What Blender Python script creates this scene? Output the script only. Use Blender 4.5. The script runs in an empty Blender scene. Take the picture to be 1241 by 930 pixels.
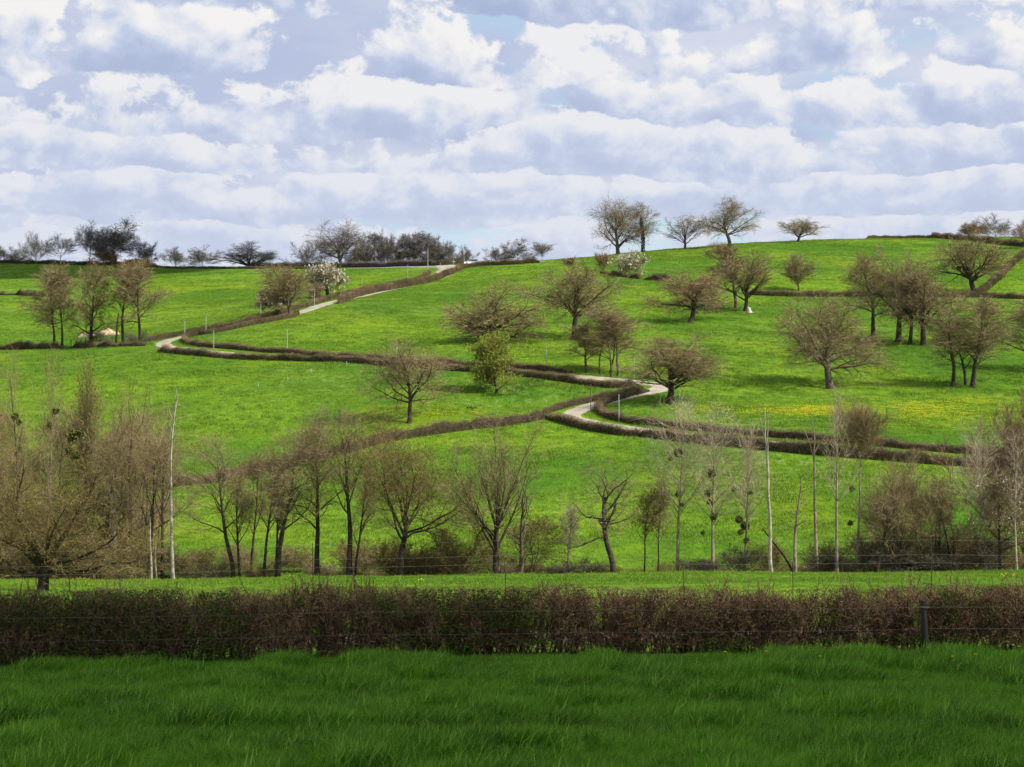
import bpy, math, random
import numpy as np
from math import radians as R
C = bpy.context.scene.collection
S = bpy.context.scene

# ------------------------------------------------------------------ camera
F_PX = 2316.0            # focal length in photo pixels (1241 px wide photo)
CU, CV = 620.5, 465.0
cam_d = bpy.data.cameras.new('camera')
cam_d.sensor_width = 36.0
cam_d.lens = 36.0 * F_PX / 1241.0
cam_d.clip_start = 0.5
cam_d.clip_end = 30000.0
cam = bpy.data.objects.new('camera', cam_d)
C.objects.link(cam)
cam.location = (0, 0, 0)
cam.rotation_euler = (R(90), 0, 0)
S.camera = cam

# ------------------------------------------------------------------ light
SUN = np.array([0.68, -0.20, 0.71]); SUN = SUN / np.linalg.norm(SUN)   # towards the sun
sun_d = bpy.data.lights.new('sun', 'SUN')
sun_d.energy = 5.0
sun_d.angle = R(0.53)
sun_d.color = (1.0, 0.955, 0.87)
sun = bpy.data.objects.new('sun', sun_d)
C.objects.link(sun)
from mathutils import Vector
sun.rotation_euler = Vector((-SUN[0], -SUN[1], -SUN[2])).to_track_quat('-Z', 'Y').to_euler()
S.view_settings.view_transform = 'Standard'
S.view_settings.look = 'None'
S.view_settings.exposure = 0.5
S.view_settings.gamma = 1.0
S.view_settings.use_curve_mapping = False
S.cycles.max_bounces = 6
S.cycles.transparent_max_bounces = 8

# ------------------------------------------------------------------ sky: clear air behind rows of cumulus, rank behind rank
class Nodes:
    def __init__(self, nt):
        self.nt = nt; self.N = nt.nodes.new; self.L = nt.links.new
    def put(self, v, sock):
        if isinstance(v, (int, float)): sock.default_value = v
        elif isinstance(v, tuple): sock.default_value = v if len(v) == len(sock.default_value) else (*v, 1)
        else: self.L(v, sock)
    def math(self, op, a, b=None, c=None, clamp=False):
        n = self.N('ShaderNodeMath'); n.operation = op; n.use_clamp = clamp
        for i, v in enumerate((a, b, c)):
            if v is not None: self.put(v, n.inputs[i])
        return n.outputs[0]
    def mix(self, f, a, b, mode='MIX'):
        n = self.N('ShaderNodeMix'); n.data_type = 'RGBA'; n.blend_type = mode
        self.put(f, n.inputs[0]); self.put(a, n.inputs[6]); self.put(b, n.inputs[7])
        return n.outputs[2]
    def ramp(self, f, lo, hi, a=0.0, b=1.0, interp='SMOOTHSTEP'):
        n = self.N('ShaderNodeMapRange'); n.interpolation_type = interp
        for i, v in enumerate((f, lo, hi, a, b)): self.put(v, n.inputs[i])
        return n.outputs[0]
    def xyz(self, x, y, z):
        n = self.N('ShaderNodeCombineXYZ')
        for i, v in enumerate((x, y, z)): self.put(v, n.inputs[i])
        return n.outputs[0]
    def vec(self, op, a, b):
        n = self.N('ShaderNodeVectorMath'); n.operation = op
        self.put(a, n.inputs[0])
        self.put(b, n.inputs['Scale'] if op == 'SCALE' else n.inputs[1])
        return n.outputs[0]
    def noise(self, v, scale, detail=5.0, rough=0.5, dist=0.0, lac=2.0):
        n = self.N('ShaderNodeTexNoise'); n.noise_dimensions = '3D'
        if v is not None: self.put(v, n.inputs['Vector'])
        n.inputs['Scale'].default_value = scale; n.inputs['Detail'].default_value = detail
        n.inputs['Roughness'].default_value = rough; n.inputs['Distortion'].default_value = dist
        n.inputs['Lacunarity'].default_value = lac
        return n.outputs[0]

def build_sky():
    w = bpy.data.worlds.new('World'); S.world = w; w.use_nodes = True
    nt = w.node_tree; nt.nodes.clear(); g = Nodes(nt); M = g.math
    sky = g.N('ShaderNodeTexSky'); sky.sky_type = 'NISHITA'; sky.sun_disc = False
    sky.sun_elevation = math.asin(SUN[2]); sky.sun_rotation = math.atan2(SUN[0], SUN[1])
    sky.air_density = 1.0; sky.dust_density = 0.3; sky.ozone_density = 2.0
    tc = g.N('ShaderNodeTexCoord'); sp = g.N('ShaderNodeSeparateXYZ'); g.L(tc.outputs['Generated'], sp.inputs[0])
    x, y, z = sp.outputs
    hl = M('SQRT', M('ADD', M('MULTIPLY', x, x), M('MULTIPLY', y, y)))
    hl = M('MAXIMUM', hl, 0.02)
    hx = M('DIVIDE', x, hl); hy = M('DIVIDE', y, hl)
    el = M('DIVIDE', M('MAXIMUM', z, 0.0), hl)                     # tangent of the elevation
    STR = 0.1
    def pic(c): return tuple(k / STR / 1.414 for k in c)                   # brightness as seen -> physical units of the sky texture
    blue = g.vec('MULTIPLY', sky.outputs[0], (0.95, 1.02, 1.02))
    blue = g.mix(0.5, blue, pic((0.60, 0.76, 0.92)))
    # far veil of thin cloud, then the ranks, far ones first
    zz = M('ADD', M('MAXIMUM', z, 0.0), 0.06)
    pv = g.xyz(M('DIVIDE', x, zz), M('MULTIPLY', M('DIVIDE', y, zz), 0.6), 7.7)
    veil = g.noise(pv, 1.1, 6, 0.55)
    veil1 = g.noise(g.vec('ADD', pv, (-0.25, 0.3, 0.0)), 1.1, 6, 0.55)
    a = g.ramp(veil, 0.37, 0.54)
    sh = g.ramp(M('ADD', M('MULTIPLY', M('SUBTRACT', veil, veil1), 2.0), M('MULTIPLY', M('SUBTRACT', 0.5, veil), 1.2)), -0.35, 0.45)
    base = g.mix(a, blue, g.mix(sh, pic((0.47, 0.54, 0.74)), pic((0.74, 0.77, 0.86))))
    low = g.ramp(el, 0.03, 0.11)
    col = g.mix(M('MULTIPLY_ADD', low, -0.9, 0.9), base, pic((0.63, 0.70, 0.84)))
    zb = 0.050
    k = 0
    while zb < 0.31:
        h = 0.0105 + 0.18 * zb                                      # height of the heaps of this rank
        s = 0.60 / h * (0.52 + min(0.48, zb * 2.9))
        seed = SEEDS[k % len(SEEDS)] + 13.7 * k
        # slow rise and fall of the base line and of the cover along the rank
        slow = g.noise(g.xyz(M('MULTIPLY', hx, 0.22 * s), M('MULTIPLY', hy, 0.22 * s), seed + 5.5), 1.0, 2, 0.5)
        t = M('DIVIDE', M('SUBTRACT', M('SUBTRACT', el, zb), M('MULTIPLY', M('SUBTRACT', slow, 0.5), 1.35 * h)), h)
        vx = M('MULTIPLY', hx, s); vy = M('MULTIPLY', hy, s); vz = M('MULTIPLY_ADD', t, 0.70, seed)
        p = g.xyz(vx, vy, vz)
        p1 = g.vec('ADD', p, (0.13, 0.0, 0.17))
        n0 = g.noise(p, 1.0, 7.0, 0.585, 0.15)
        n1 = g.noise(p1, 1.0, 6.0, 0.57, 0.15)
        up = M('MAXIMUM', t, 0.0); dn = M('MAXIMUM', M('MULTIPLY', t, -1.0), 0.0)
        d = M('SUBTRACT', M('SUBTRACT', n0, M('MULTIPLY', up, 0.155)), M('MULTIPLY', dn, 0.9))
        d = M('ADD', d, M('MULTIPLY', M('SUBTRACT', slow, 0.5), 0.50))
        thr = 0.40 - COVER[k % len(COVER)]
        al = g.ramp(d, thr, thr + 0.050)
        # tops that face the sun are white, the flat undersides blue grey
        lit = M('MULTIPLY', M('SUBTRACT', n0, n1), 3.2)
        lit = M('ADD', lit, M('MULTIPLY', M('SUBTRACT', t, 0.38), 0.62))
        lit = M('ADD', lit, M('MULTIPLY', M('SUBTRACT', thr + 0.12, d), 0.9))
        lit = g.ramp(lit, -0.64, 0.38)
        c = g.mix(g.ramp(lit, 0.0, 0.45, interp='LINEAR'), pic((0.385, 0.465, 0.68)), pic((0.565, 0.632, 0.805)))
        c = g.mix(g.ramp(lit, 0.40, 0.92, interp='LINEAR'), c, pic((0.955, 0.93, 0.90)))
        air = min(0.76, max(0.06, 0.76 - (zb - 0.05) * 5.2))        # distance pales the far ranks
        c = g.mix(air, c, pic((0.635, 0.695, 0.835)))
        col = g.mix(al, col, c)
        zb += 0.0115 + 0.125 * zb; k += 1
    w.cycles.sampling_method = 'MANUAL'; w.cycles.sample_map_resolution = 256
    bg = g.N('ShaderNodeBackground'); g.L(col, bg.inputs[0]); bg.inputs[1].default_value = STR
    wo = g.N('ShaderNodeOutputWorld'); g.L(bg.outputs[0], wo.inputs[0])
SEEDS = [k * 1.37 + 8 * 7.31 for k in (13.3, 28.1, 41.9, 35.2, 62.7, 57.4, 19.6, 74.8)]
COVER = [0.05, 0.05, 0.045, 0.04, 0.035, 0.03, 0.02, 0.02, 0.03, 0.05]
build_sky()

# ------------------------------------------------------------------ helpers
def pchip(x, y, xi):
    x = np.asarray(x, float); y = np.asarray(y, float); xi = np.clip(np.asarray(xi, float), x[0], x[-1])
    h = np.diff(x); d = np.diff(y) / h
    m = np.zeros_like(y)
    for i in range(1, len(x) - 1):
        if d[i-1] * d[i] > 0:
            w1 = 2 * h[i] + h[i-1]; w2 = h[i] + 2 * h[i-1]
            m[i] = (w1 + w2) / (w1 / d[i-1] + w2 / d[i])
    m[0] = d[0]; m[-1] = d[-1]
    k = np.clip(np.searchsorted(x, xi, side='right') - 1, 0, len(x) - 2)
    t = (xi - x[k]) / h[k]
    return ((2*t**3 - 3*t**2 + 1) * y[k] + (t**3 - 2*t**2 + t) * h[k] * m[k]
            + (-2*t**3 + 3*t**2) * y[k+1] + (t**3 - t**2) * h[k] * m[k+1])

_perm = np.random.RandomState(7).rand(256, 256)
def vnoise(x, y):
    xi = np.floor(x).astype(int); yi = np.floor(y).astype(int)
    fx = x - xi; fy = y - yi
    fx = fx*fx*(3-2*fx); fy = fy*fy*(3-2*fy)
    g = lambda a, b: _perm[a & 255, b & 255]
    return (g(xi, yi)*(1-fx)*(1-fy) + g(xi+1, yi)*fx*(1-fy) + g(xi, yi+1)*(1-fx)*fy + g(xi+1, yi+1)*fx*fy) * 2 - 1

def new_mesh(name, V, quads=None, tris=None, smooth=False):
    me = bpy.data.meshes.new(name)
    V = np.asarray(V, np.float32)
    nq = 0 if quads is None else len(quads); ntr = 0 if tris is None else len(tris)
    me.vertices.add(len(V)); me.vertices.foreach_set('co', V.ravel())
    me.loops.add(nq*4 + ntr*3); me.polygons.add(nq + ntr)
    li = []
    if nq: li.append(np.asarray(quads, np.int32).ravel())
    if ntr: li.append(np.asarray(tris, np.int32).ravel())
    me.loops.foreach_set('vertex_index', np.concatenate(li))
    st = np.concatenate([np.arange(nq)*4, nq*4 + np.arange(ntr)*3]).astype(np.int32)
    me.polygons.foreach_set('loop_start', st)
    me.update(calc_edges=True)
    if smooth: me.polygons.foreach_set('use_smooth', np.ones(nq+ntr, bool))
    return me

class Geo:
    """collects vertices and faces of one mesh"""
    def __init__(self): self.V = []; self.Q = []; self.T = []; self.n = 0
    def add(self, V, Q=None, T=None):
        V = np.asarray(V, float).reshape(-1, 3)
        if Q is not None and len(Q): self.Q.append(np.asarray(Q, int).reshape(-1, 4) + self.n)
        if T is not None and len(T): self.T.append(np.asarray(T, int).reshape(-1, 3) + self.n)
        self.V.append(V); self.n += len(V)
    def box(self, c, s, rot=None):
        v = np.array([[x, y, z] for x in (-.5, .5) for y in (-.5, .5) for z in (-.5, .5)]) * np.asarray(s)
        if rot is not None: v = v @ np.asarray(rot).T
        self.add(v + np.asarray(c), [(0,1,3,2),(4,6,7,5),(0,4,5,1),(2,3,7,6),(0,2,6,4),(1,5,7,3)])
    def tubes(self, P, Rd, sides, cap=False):
        """P (n,k,3), Rd (n,k): tapered tubes along polylines"""
        n, k, _ = P.shape
        if n == 0: return
        T = np.gradient(P, axis=1); T /= np.linalg.norm(T, axis=2, keepdims=True) + 1e-9
        ref = np.where(np.abs(T[:, :1, 2:3]) > 0.8, np.array([[[1.0, 0, 0]]]), np.array([[[0, 0, 1.0]]]))
        A = np.cross(T, np.broadcast_to(ref, T.shape)); A /= np.linalg.norm(A, axis=2, keepdims=True) + 1e-9
        B = np.cross(T, A)
        th = np.arange(sides) * 2*np.pi/sides
        ring = P[:, :, None, :] + Rd[:, :, None, None] * (A[:, :, None, :]*np.cos(th)[None, None, :, None] + B[:, :, None, :]*np.sin(th)[None, None, :, None])
        base = np.arange(n)[:, None, None]*(k*sides) + np.arange(k-1)[None, :, None]*sides
        s = np.arange(sides)[None, None, :]; s2 = (s+1) % sides
        Q = np.stack([base+s, base+s2, base+sides+s2, base+sides+s], -1).reshape(-1, 4)
        self.add(ring.reshape(-1, 3), Q)
    def spikes(self, P0, P1, r):
        """3-sided cones from P0 to P1"""
        n = len(P0)
        if n == 0: return
        D = P1 - P0; D = D / (np.linalg.norm(D, axis=1, keepdims=True) + 1e-9)
        ref = np.where(np.abs(D[:, 2:3]) > 0.8, np.array([[1.0, 0, 0]]), np.array([[0, 0, 1.0]]))
        A = np.cross(D, ref); A /= np.linalg.norm(A, axis=1, keepdims=True) + 1e-9
        B = np.cross(D, A)
        r = np.broadcast_to(np.asarray(r, float), (n,))[:, None]
        V = np.stack([P0 + r*A, P0 + r*(-.5*A + .866*B), P0 + r*(-.5*A - .866*B), P1], 1)
        b = np.arange(n)[:, None]*4
        T = np.concatenate([b + np.array([[0, 1, 3]]), b + np.array([[1, 2, 3]]), b + np.array([[2, 0, 3]])])
        self.add(V.reshape(-1, 3), None, T)
    def slivers(self, P0, P1, r, rng):
        """finest twigs: one slender triangle each, turned at random"""
        n = len(P0)
        if n == 0: return
        D = P1 - P0; A = np.cross(D, rng.normal(size=(n, 3))); A /= np.linalg.norm(A, axis=1, keepdims=True) + 1e-9
        r = np.broadcast_to(np.asarray(r, float), (n,))[:, None]
        self.add(np.stack([P0 - r*A, P0 + r*A, P1], 1).reshape(-1, 3), None, np.arange(n*3).reshape(n, 3))
    def flakes(self, P, size, rng, flat=0.0):
        """small diamond leaves, randomly turned"""
        n = len(P)
        if n == 0: return
        a = rng.normal(size=(n, 3)); a[:, 2] *= (1-flat); a /= np.linalg.norm(a, axis=1, keepdims=True)
        b = rng.normal(size=(n, 3)); b[:, 2] *= (1-flat); b = np.cross(a, b); b /= np.linalg.norm(b, axis=1, keepdims=True)
        s = (np.asarray(size) * rng.uniform(.6, 1.3, n))[:, None]
        V = np.stack([P - a*s, P - b*s*.55, P + a*s, P + b*s*.55], 1)
        self.add(V.reshape(-1, 3), np.arange(n*4).reshape(n, 4))
    def ntri(self): return sum(len(q)*2 for q in self.Q) + sum(len(t) for t in self.T)
    def build(self, name, m, parent=None, smooth=False, kind=None):
        me = new_mesh(name, np.concatenate(self.V), np.concatenate(self.Q) if self.Q else None,
                      np.concatenate(self.T) if self.T else None, smooth)
        o = bpy.data.objects.new(name, me)
        for k in (m if isinstance(m, (list, tuple)) else [m]): me.materials.append(k)
        C.objects.link(o)
        if parent is not None: o.parent = parent
        if kind: o['kind'] = kind
        return o

def tag(o, label, cat, group=None):
    o['label'] = label; o['category'] = cat
    if group: o['group'] = group
    return o
def thing(name, label, cat, loc, group=None, rz=0.0):
    o = bpy.data.objects.new(name, None); C.objects.link(o)
    o.empty_display_size = 0.5
    o.location = loc; o.rotation_euler = (0, 0, rz)
    return tag(o, label, cat, group)

# ------------------------------------------------------------------ materials (all procedural)
def material(name, c1, c2=None, scale=3.0, rough=0.9, island=0.0, bump=0.0, spec=0.2, trans=0.0, c3=None, coords='Object', stretch=None, ipow=1.0):
    m = bpy.data.materials.new(name); m.use_nodes = True
    nt = m.node_tree; g = Nodes(nt); b = nt.nodes['Principled BSDF']
    b.inputs['Roughness'].default_value = rough
    b.inputs['Specular IOR Level'].default_value = spec
    col = (*c1, 1)
    if c2 is not None:
        tc = g.N('ShaderNodeTexCoord'); v = tc.outputs[coords]
        if stretch: v = g.vec('MULTIPLY', v, stretch)
        f = g.ramp(g.noise(v, scale, 4, 0.6), 0.33, 0.67)
        if island:
            ge = g.N('ShaderNodeNewGeometry')
            f = g.math('ADD', g.math('MULTIPLY', f, 1-island), g.math('MULTIPLY', g.math('POWER', ge.outputs['Random Per Island'], ipow), island))
        col = g.mix(f, (*c1, 1), (*c2, 1))
        if c3 is not None:
            f3 = g.ramp(g.noise(v, scale*0.23, 3, 0.5), 0.5, 0.7)
            col = g.mix(f3, col, (*c3, 1))
        if bump:
            bp = g.N('ShaderNodeBump'); bp.inputs['Strength'].default_value = bump; bp.inputs['Distance'].default_value = 0.05
            g.L(g.noise(v, scale*4, 3, 0.6), bp.inputs['Height']); g.L(bp.outputs[0], b.inputs['Normal'])
        g.L(col, b.inputs['Base Color'])
    else:
        b.inputs['Base Color'].default_value = col
    if trans:
        b.inputs['Subsurface Weight'].default_value = 0
        tr = g.N('ShaderNodeBsdfTranslucent'); mx = g.N('ShaderNodeMixShader'); mx.inputs[0].default_value = trans
        g.put(col, tr.inputs[0])
        out = nt.nodes['Material Output']
        g.L(b.outputs[0], mx.inputs[1]); g.L(tr.outputs[0], mx.inputs[2]); g.L(mx.outputs[0], out.inputs[0])
    return m

M = {}
M['bark_dark'] = material('bark_dark', (0.026, 0.019, 0.014), (0.070, 0.052, 0.038), 2.5, bump=0.5)
M['bark'] = material('bark', (0.055, 0.041, 0.029), (0.140, 0.108, 0.078), 2.5, bump=0.5)
M['bark_pale'] = material('bark_pale', (0.165, 0.122, 0.084), (0.36, 0.285, 0.205), 2.0, bump=0.4)
M['dead_wood'] = material('dead_wood', (0.22, 0.175, 0.13), (0.47, 0.41, 0.33), 2.0, bump=0.4)
M['twig'] = material('twig', (0.165, 0.120, 0.056), (0.330, 0.252, 0.130), 0.6, island=0.5)
M['twig_tan'] = material('twig_tan', (0.215, 0.150, 0.072), (0.40, 0.300, 0.155), 0.6, island=0.5)
M['twig_red'] = material('twig_red', (0.185, 0.112, 0.060), (0.340, 0.225, 0.135), 0.6, island=0.5)
M['twig_grey'] = material('twig_grey', (0.130, 0.108, 0.086), (0.250, 0.210, 0.172), 0.6, island=0.5)
M['twig_dark'] = material('twig_dark', (0.100, 0.082, 0.068), (0.195, 0.162, 0.138), 0.6, island=0.5)
M['twig_pale'] = material('twig_pale', (0.30, 0.23, 0.155), (0.50, 0.41, 0.29), 0.6, island=0.5)
M['twig_olive'] = material('twig_olive', (0.120, 0.084, 0.034), (0.240, 0.180, 0.070), 0.6, island=0.5)
M['leaf_bud'] = material('leaf_bud', (0.135, 0.105, 0.022), (0.235, 0.195, 0.045), 0.8, island=0.6, trans=0.3)
M['leaf_young'] = material('leaf_young', (0.20, 0.23, 0.028), (0.33, 0.36, 0.06), 0.8, island=0.6, trans=0.35)
M['leaf_ivy'] = material('leaf_ivy', (0.018, 0.032, 0.010), (0.045, 0.070, 0.020), 0.8, rough=0.5, island=0.6)
M['leaf_mistletoe'] = material('leaf_mistletoe', (0.060, 0.066, 0.016), (0.150, 0.155, 0.040), 0.8, island=0.6)
M['leaf_hedge'] = material('leaf_hedge', (0.028, 0.055, 0.006), (0.095, 0.135, 0.020), 0.8, island=0.6, trans=0.2)
M['blossom'] = material('blossom', (0.46, 0.42, 0.31), (0.64, 0.60, 0.49), 0.8, island=0.7, trans=0.25)
M['blossom_pink'] = material('blossom_pink', (0.36, 0.28, 0.23), (0.60, 0.52, 0.45), 0.8, island=0.7, trans=0.25)
M['hedge_core'] = material('hedge_core', (0.030, 0.023, 0.012), (0.070, 0.052, 0.028), 1.6, bump=0.8, coords='Object')
M['hedge_twig'] = material('hedge_twig', (0.140, 0.095, 0.048), (0.320, 0.225, 0.125), 0.35, island=0.45, c3=(0.095, 0.095, 0.035))
M['hedge_near_twig'] = material('hedge_near_twig', (0.050, 0.027, 0.013), (0.400, 0.235, 0.130), 0.9, island=0.85, ipow=1.7)
M['hedge_near_stem'] = material('hedge_near_stem', (0.020, 0.014, 0.009), (0.150, 0.108, 0.070), 2.0)
M['road'] = material('road', (0.29, 0.24, 0.185), (0.41, 0.355, 0.285), 0.45, bump=0.2, c3=(0.34, 0.29, 0.23))
M['track'] = material('track', (0.075, 0.070, 0.040), (0.15, 0.13, 0.09), 0.6, bump=0.2)
M['asphalt'] = material('asphalt', (0.17, 0.17, 0.19), (0.25, 0.25, 0.28), 0.4, bump=0.2)
M['pole'] = material('pole', (0.33, 0.325, 0.31), (0.46, 0.45, 0.43), 2.0)
M['pole_dark'] = material('pole_dark', (0.10, 0.075, 0.055), (0.19, 0.15, 0.115), 2.0)
M['post'] = material('post', (0.024, 0.018, 0.013), (0.060, 0.046, 0.034), 5.0, bump=0.6, stretch=(1, 1, 0.15))
M['wire'] = material('wire', (0.16, 0.17, 0.12), rough=0.55, spec=0.4)
M['earth'] = material('earth', (0.46, 0.32, 0.17), (0.62, 0.47, 0.28), 1.0, bump=0.6)
M['bracken'] = material('bracken', (0.22, 0.095, 0.035), (0.33, 0.16, 0.06), 0.8, island=0.6)
M['car_paint'] = material('car_paint', (0.80, 0.80, 0.80), rough=0.25, spec=0.5)
M['car_glass'] = material('car_glass', (0.02, 0.025, 0.03), rough=0.08, spec=0.6)
M['tyre'] = material('tyre', (0.02, 0.02, 0.02), rough=0.8)
M['metal'] = material('metal', (0.55, 0.55, 0.56), rough=0.35, spec=0.5)
M['lamp'] = material('lamp', (0.6, 0.6, 0.62), rough=0.15, spec=0.6)
M['stone'] = material('stone', (0.42, 0.36, 0.28), (0.62, 0.55, 0.45), 2.0, bump=0.5)
M['dandelion'] = material('dandelion', (0.62, 0.50, 0.015), (0.74, 0.64, 0.03), 5.0, island=0.5)
M['cloud'] = material('cloud', (0.93, 0.93, 0.94), rough=1.0, spec=0.0, trans=0.6)

def worn_lane(m):
    """wheel tracks ground pale, a duller middle with weeds, earthy edges"""
    nt = m.node_tree; g = Nodes(nt); b = nt.nodes['Principled BSDF']
    src = b.inputs['Base Color'].links[0].from_socket
    at_ = g.N('ShaderNodeAttribute'); at_.attribute_name = 'across'
    d = g.math('ABSOLUTE', at_.outputs['Fac'])
    ge = g.N('ShaderNodeNewGeometry'); n = g.noise(ge.outputs['Position'], 0.9, 5, 0.65)
    mid = g.math('MULTIPLY', g.ramp(d, 0.05, 0.15, 1.0, 0.0), g.ramp(n, 0.40, 0.62))
    edge = g.ramp(g.math('ADD', d, g.math('MULTIPLY', g.math('SUBTRACT', n, 0.5), 0.5)), 0.36, 0.50)
    c = g.mix(g.math('MULTIPLY', mid, 0.55), src, (0.17, 0.20, 0.07, 1))
    c = g.mix(g.math('MULTIPLY', edge, 0.85), c, (0.12, 0.16, 0.03, 1))
    patch = g.ramp(g.noise(ge.outputs['Position'], 0.35, 3, 0.6), 0.55, 0.70)
    c = g.mix(g.math('MULTIPLY', patch, 0.35), c, (0.23, 0.185, 0.135, 1))
    g.L(c, b.inputs['Base Color'])
worn_lane(M['road'])

def grass_material(name, a, b, c, trans=0.25, drift=0.045):
    """blades: colour differs from tuft to tuft and in drifts over the field"""
    m = bpy.data.materials.new(name); m.use_nodes = True
    nt = m.node_tree; g = Nodes(nt); bs = nt.nodes['Principled BSDF']
    bs.inputs['Roughness'].default_value = 0.6; bs.inputs['Specular IOR Level'].default_value = 0.25
    oi = g.N('ShaderNodeObjectInfo'); ge = g.N('ShaderNodeNewGeometry')
    n = g.ramp(g.noise(ge.outputs['Position'], drift, 4, 0.6), 0.35, 0.65)
    f = g.math('ADD', g.math('MULTIPLY', oi.outputs['Random'], 0.5), g.math('MULTIPLY', n, 0.5))
    col = g.mix(f, (*a, 1), (*b, 1))
    col = g.mix(g.math('POWER', ge.outputs['Random Per Island'], 3.0), col, (*c, 1))
    g.L(col, bs.inputs['Base Color'])
    tr = g.N('ShaderNodeBsdfTranslucent'); mx = g.N('ShaderNodeMixShader'); mx.inputs[0].default_value = trans
    g.put(col, tr.inputs[0]); g.L(bs.outputs[0], mx.inputs[1]); g.L(tr.outputs[0], mx.inputs[2])
    g.L(mx.outputs[0], nt.nodes['Material Output'].inputs[0])
    return m
M['grass_near'] = grass_material('grass_near', (0.018, 0.085, 0.003), (0.125, 0.345, 0.008), (0.36, 0.56, 0.06), 0.35, 0.55)
M['grass_far'] = grass_material('grass_far', (0.062, 0.168, 0.008), (0.172, 0.285, 0.014), (0.22, 0.31, 0.03))

M['rush'] = grass_material('rush', (0.030, 0.075, 0.010), (0.060, 0.120, 0.015), (0.16, 0.17, 0.05))
def ground_material():
    m = bpy.data.materials.new('meadow_ground'); m.use_nodes = True
    nt = m.node_tree; g = Nodes(nt); bs = nt.nodes['Principled BSDF']
    bs.inputs['Roughness'].default_value = 1.0; bs.inputs['Specular IOR Level'].default_value = 0.05
    ge = g.N('ShaderNodeNewGeometry'); p = ge.outputs['Position']
    pl = g.vec('MULTIPLY', p, (1.0, 1.0, 0.3))
    ps = g.vec('MULTIPLY', p, (1.0, 0.62, 0.6))
    big = g.ramp(g.noise(pl, 0.018, 5, 0.6), 0.41, 0.59)
    mid = g.ramp(g.noise(pl, 0.055, 5, 0.6, 0.6), 0.34, 0.66)
    fine = g.ramp(g.noise(ps, 0.62, 6, 0.68), 0.34, 0.66)
    grain = g.ramp(g.noise(ps, 2.1, 4, 0.7), 0.32, 0.68)
    col = g.mix(big, (0.052, 0.155, 0.008, 1), (0.182, 0.292, 0.013, 1))
    col = g.mix(g.math('MULTIPLY', mid, 0.60), col, (0.152, 0.262, 0.014, 1))
    col = g.mix(g.math('MULTIPLY', fine, 0.50), col, (0.034, 0.098, 0.007, 1))
    col = g.mix(g.math('MULTIPLY', grain, 0.40), col, (0.028, 0.076, 0.007, 1))
    # yellowish drifts where buttercups and dry stalks stand, pale wisps of last year's grass
    yl = g.ramp(g.noise(g.vec('MULTIPLY', p, (1.0, 0.7, 0.5)), 0.035, 6, 0.65), 0.48, 0.68)
    col = g.mix(g.math('MULTIPLY', yl, 0.55), col, (0.185, 0.240, 0.010, 1))
    wisp = g.ramp(g.noise(g.vec('MULTIPLY', p, (0.5, 0.42, 0.4)), 0.9, 6, 0.72, 0.8), 0.50, 0.68)
    area = g.ramp(g.noise(pl, 0.022, 3, 0.5), 0.42, 0.62)
    col = g.mix(g.math('MULTIPLY', g.math('MULTIPLY', wisp, area), 0.80), col, (0.215, 0.275, 0.075, 1))
    bare = g.ramp(g.noise(pl, 0.09, 6, 0.7), 0.66, 0.76)
    col = g.mix(g.math('MULTIPLY', bare, 0.35), col, (0.15, 0.20, 0.05, 1))
    g.L(col, bs.inputs['Base Color'])
    bp = g.N('ShaderNodeBump'); bp.inputs['Strength'].default_value = 0.9; bp.inputs['Distance'].default_value = 0.5
    h = g.math('ADD', g.math('MULTIPLY', g.noise(ps, 0.8, 4, 0.6), 1.0), g.math('MULTIPLY', g.noise(pl, 3.0, 3, 0.6), 0.5))
    g.L(h, bp.inputs['Height']); g.L(bp.outputs[0], bs.inputs['Normal'])
    return m
M['ground'] = ground_material()

# ------------------------------------------------------------------ the lie of the land
# profiles of the valley along sight lines fanning out from the look-out: (row in the photo, distance)
NEAR = [(-200, -2.6), (-60, -2.9), (0, -3.25)]
def prof(near, far, crest):
    Y = []; Z = []
    for y, z in NEAR: Y.append(y); Z.append(z)
    for v, y in near + far: Y.append(y); Z.append((CV - v)/F_PX*y)
    for v, y in crest: Y.append(y); Z.append((CV - v)/F_PX*y)
    for y, z in ((1300, 20), (2500, 0), (9000, -40)): Y.append(y); Z.append(z)
    return np.array(Y, float), np.array(Z, float)
nL = [(930, 24), (803, 41), (751, 60), (727, 90), (718, 110), (709, 138), (701, 166), (702, 176)]
nC = [(930, 24), (798, 41.5), (738, 60), (714, 90), (704, 125), (698, 166), (700, 176)]
nR = [(925, 24.5), (783, 45), (734, 62), (711, 90), (702, 125), (695, 166), (697, 176)]
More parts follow.
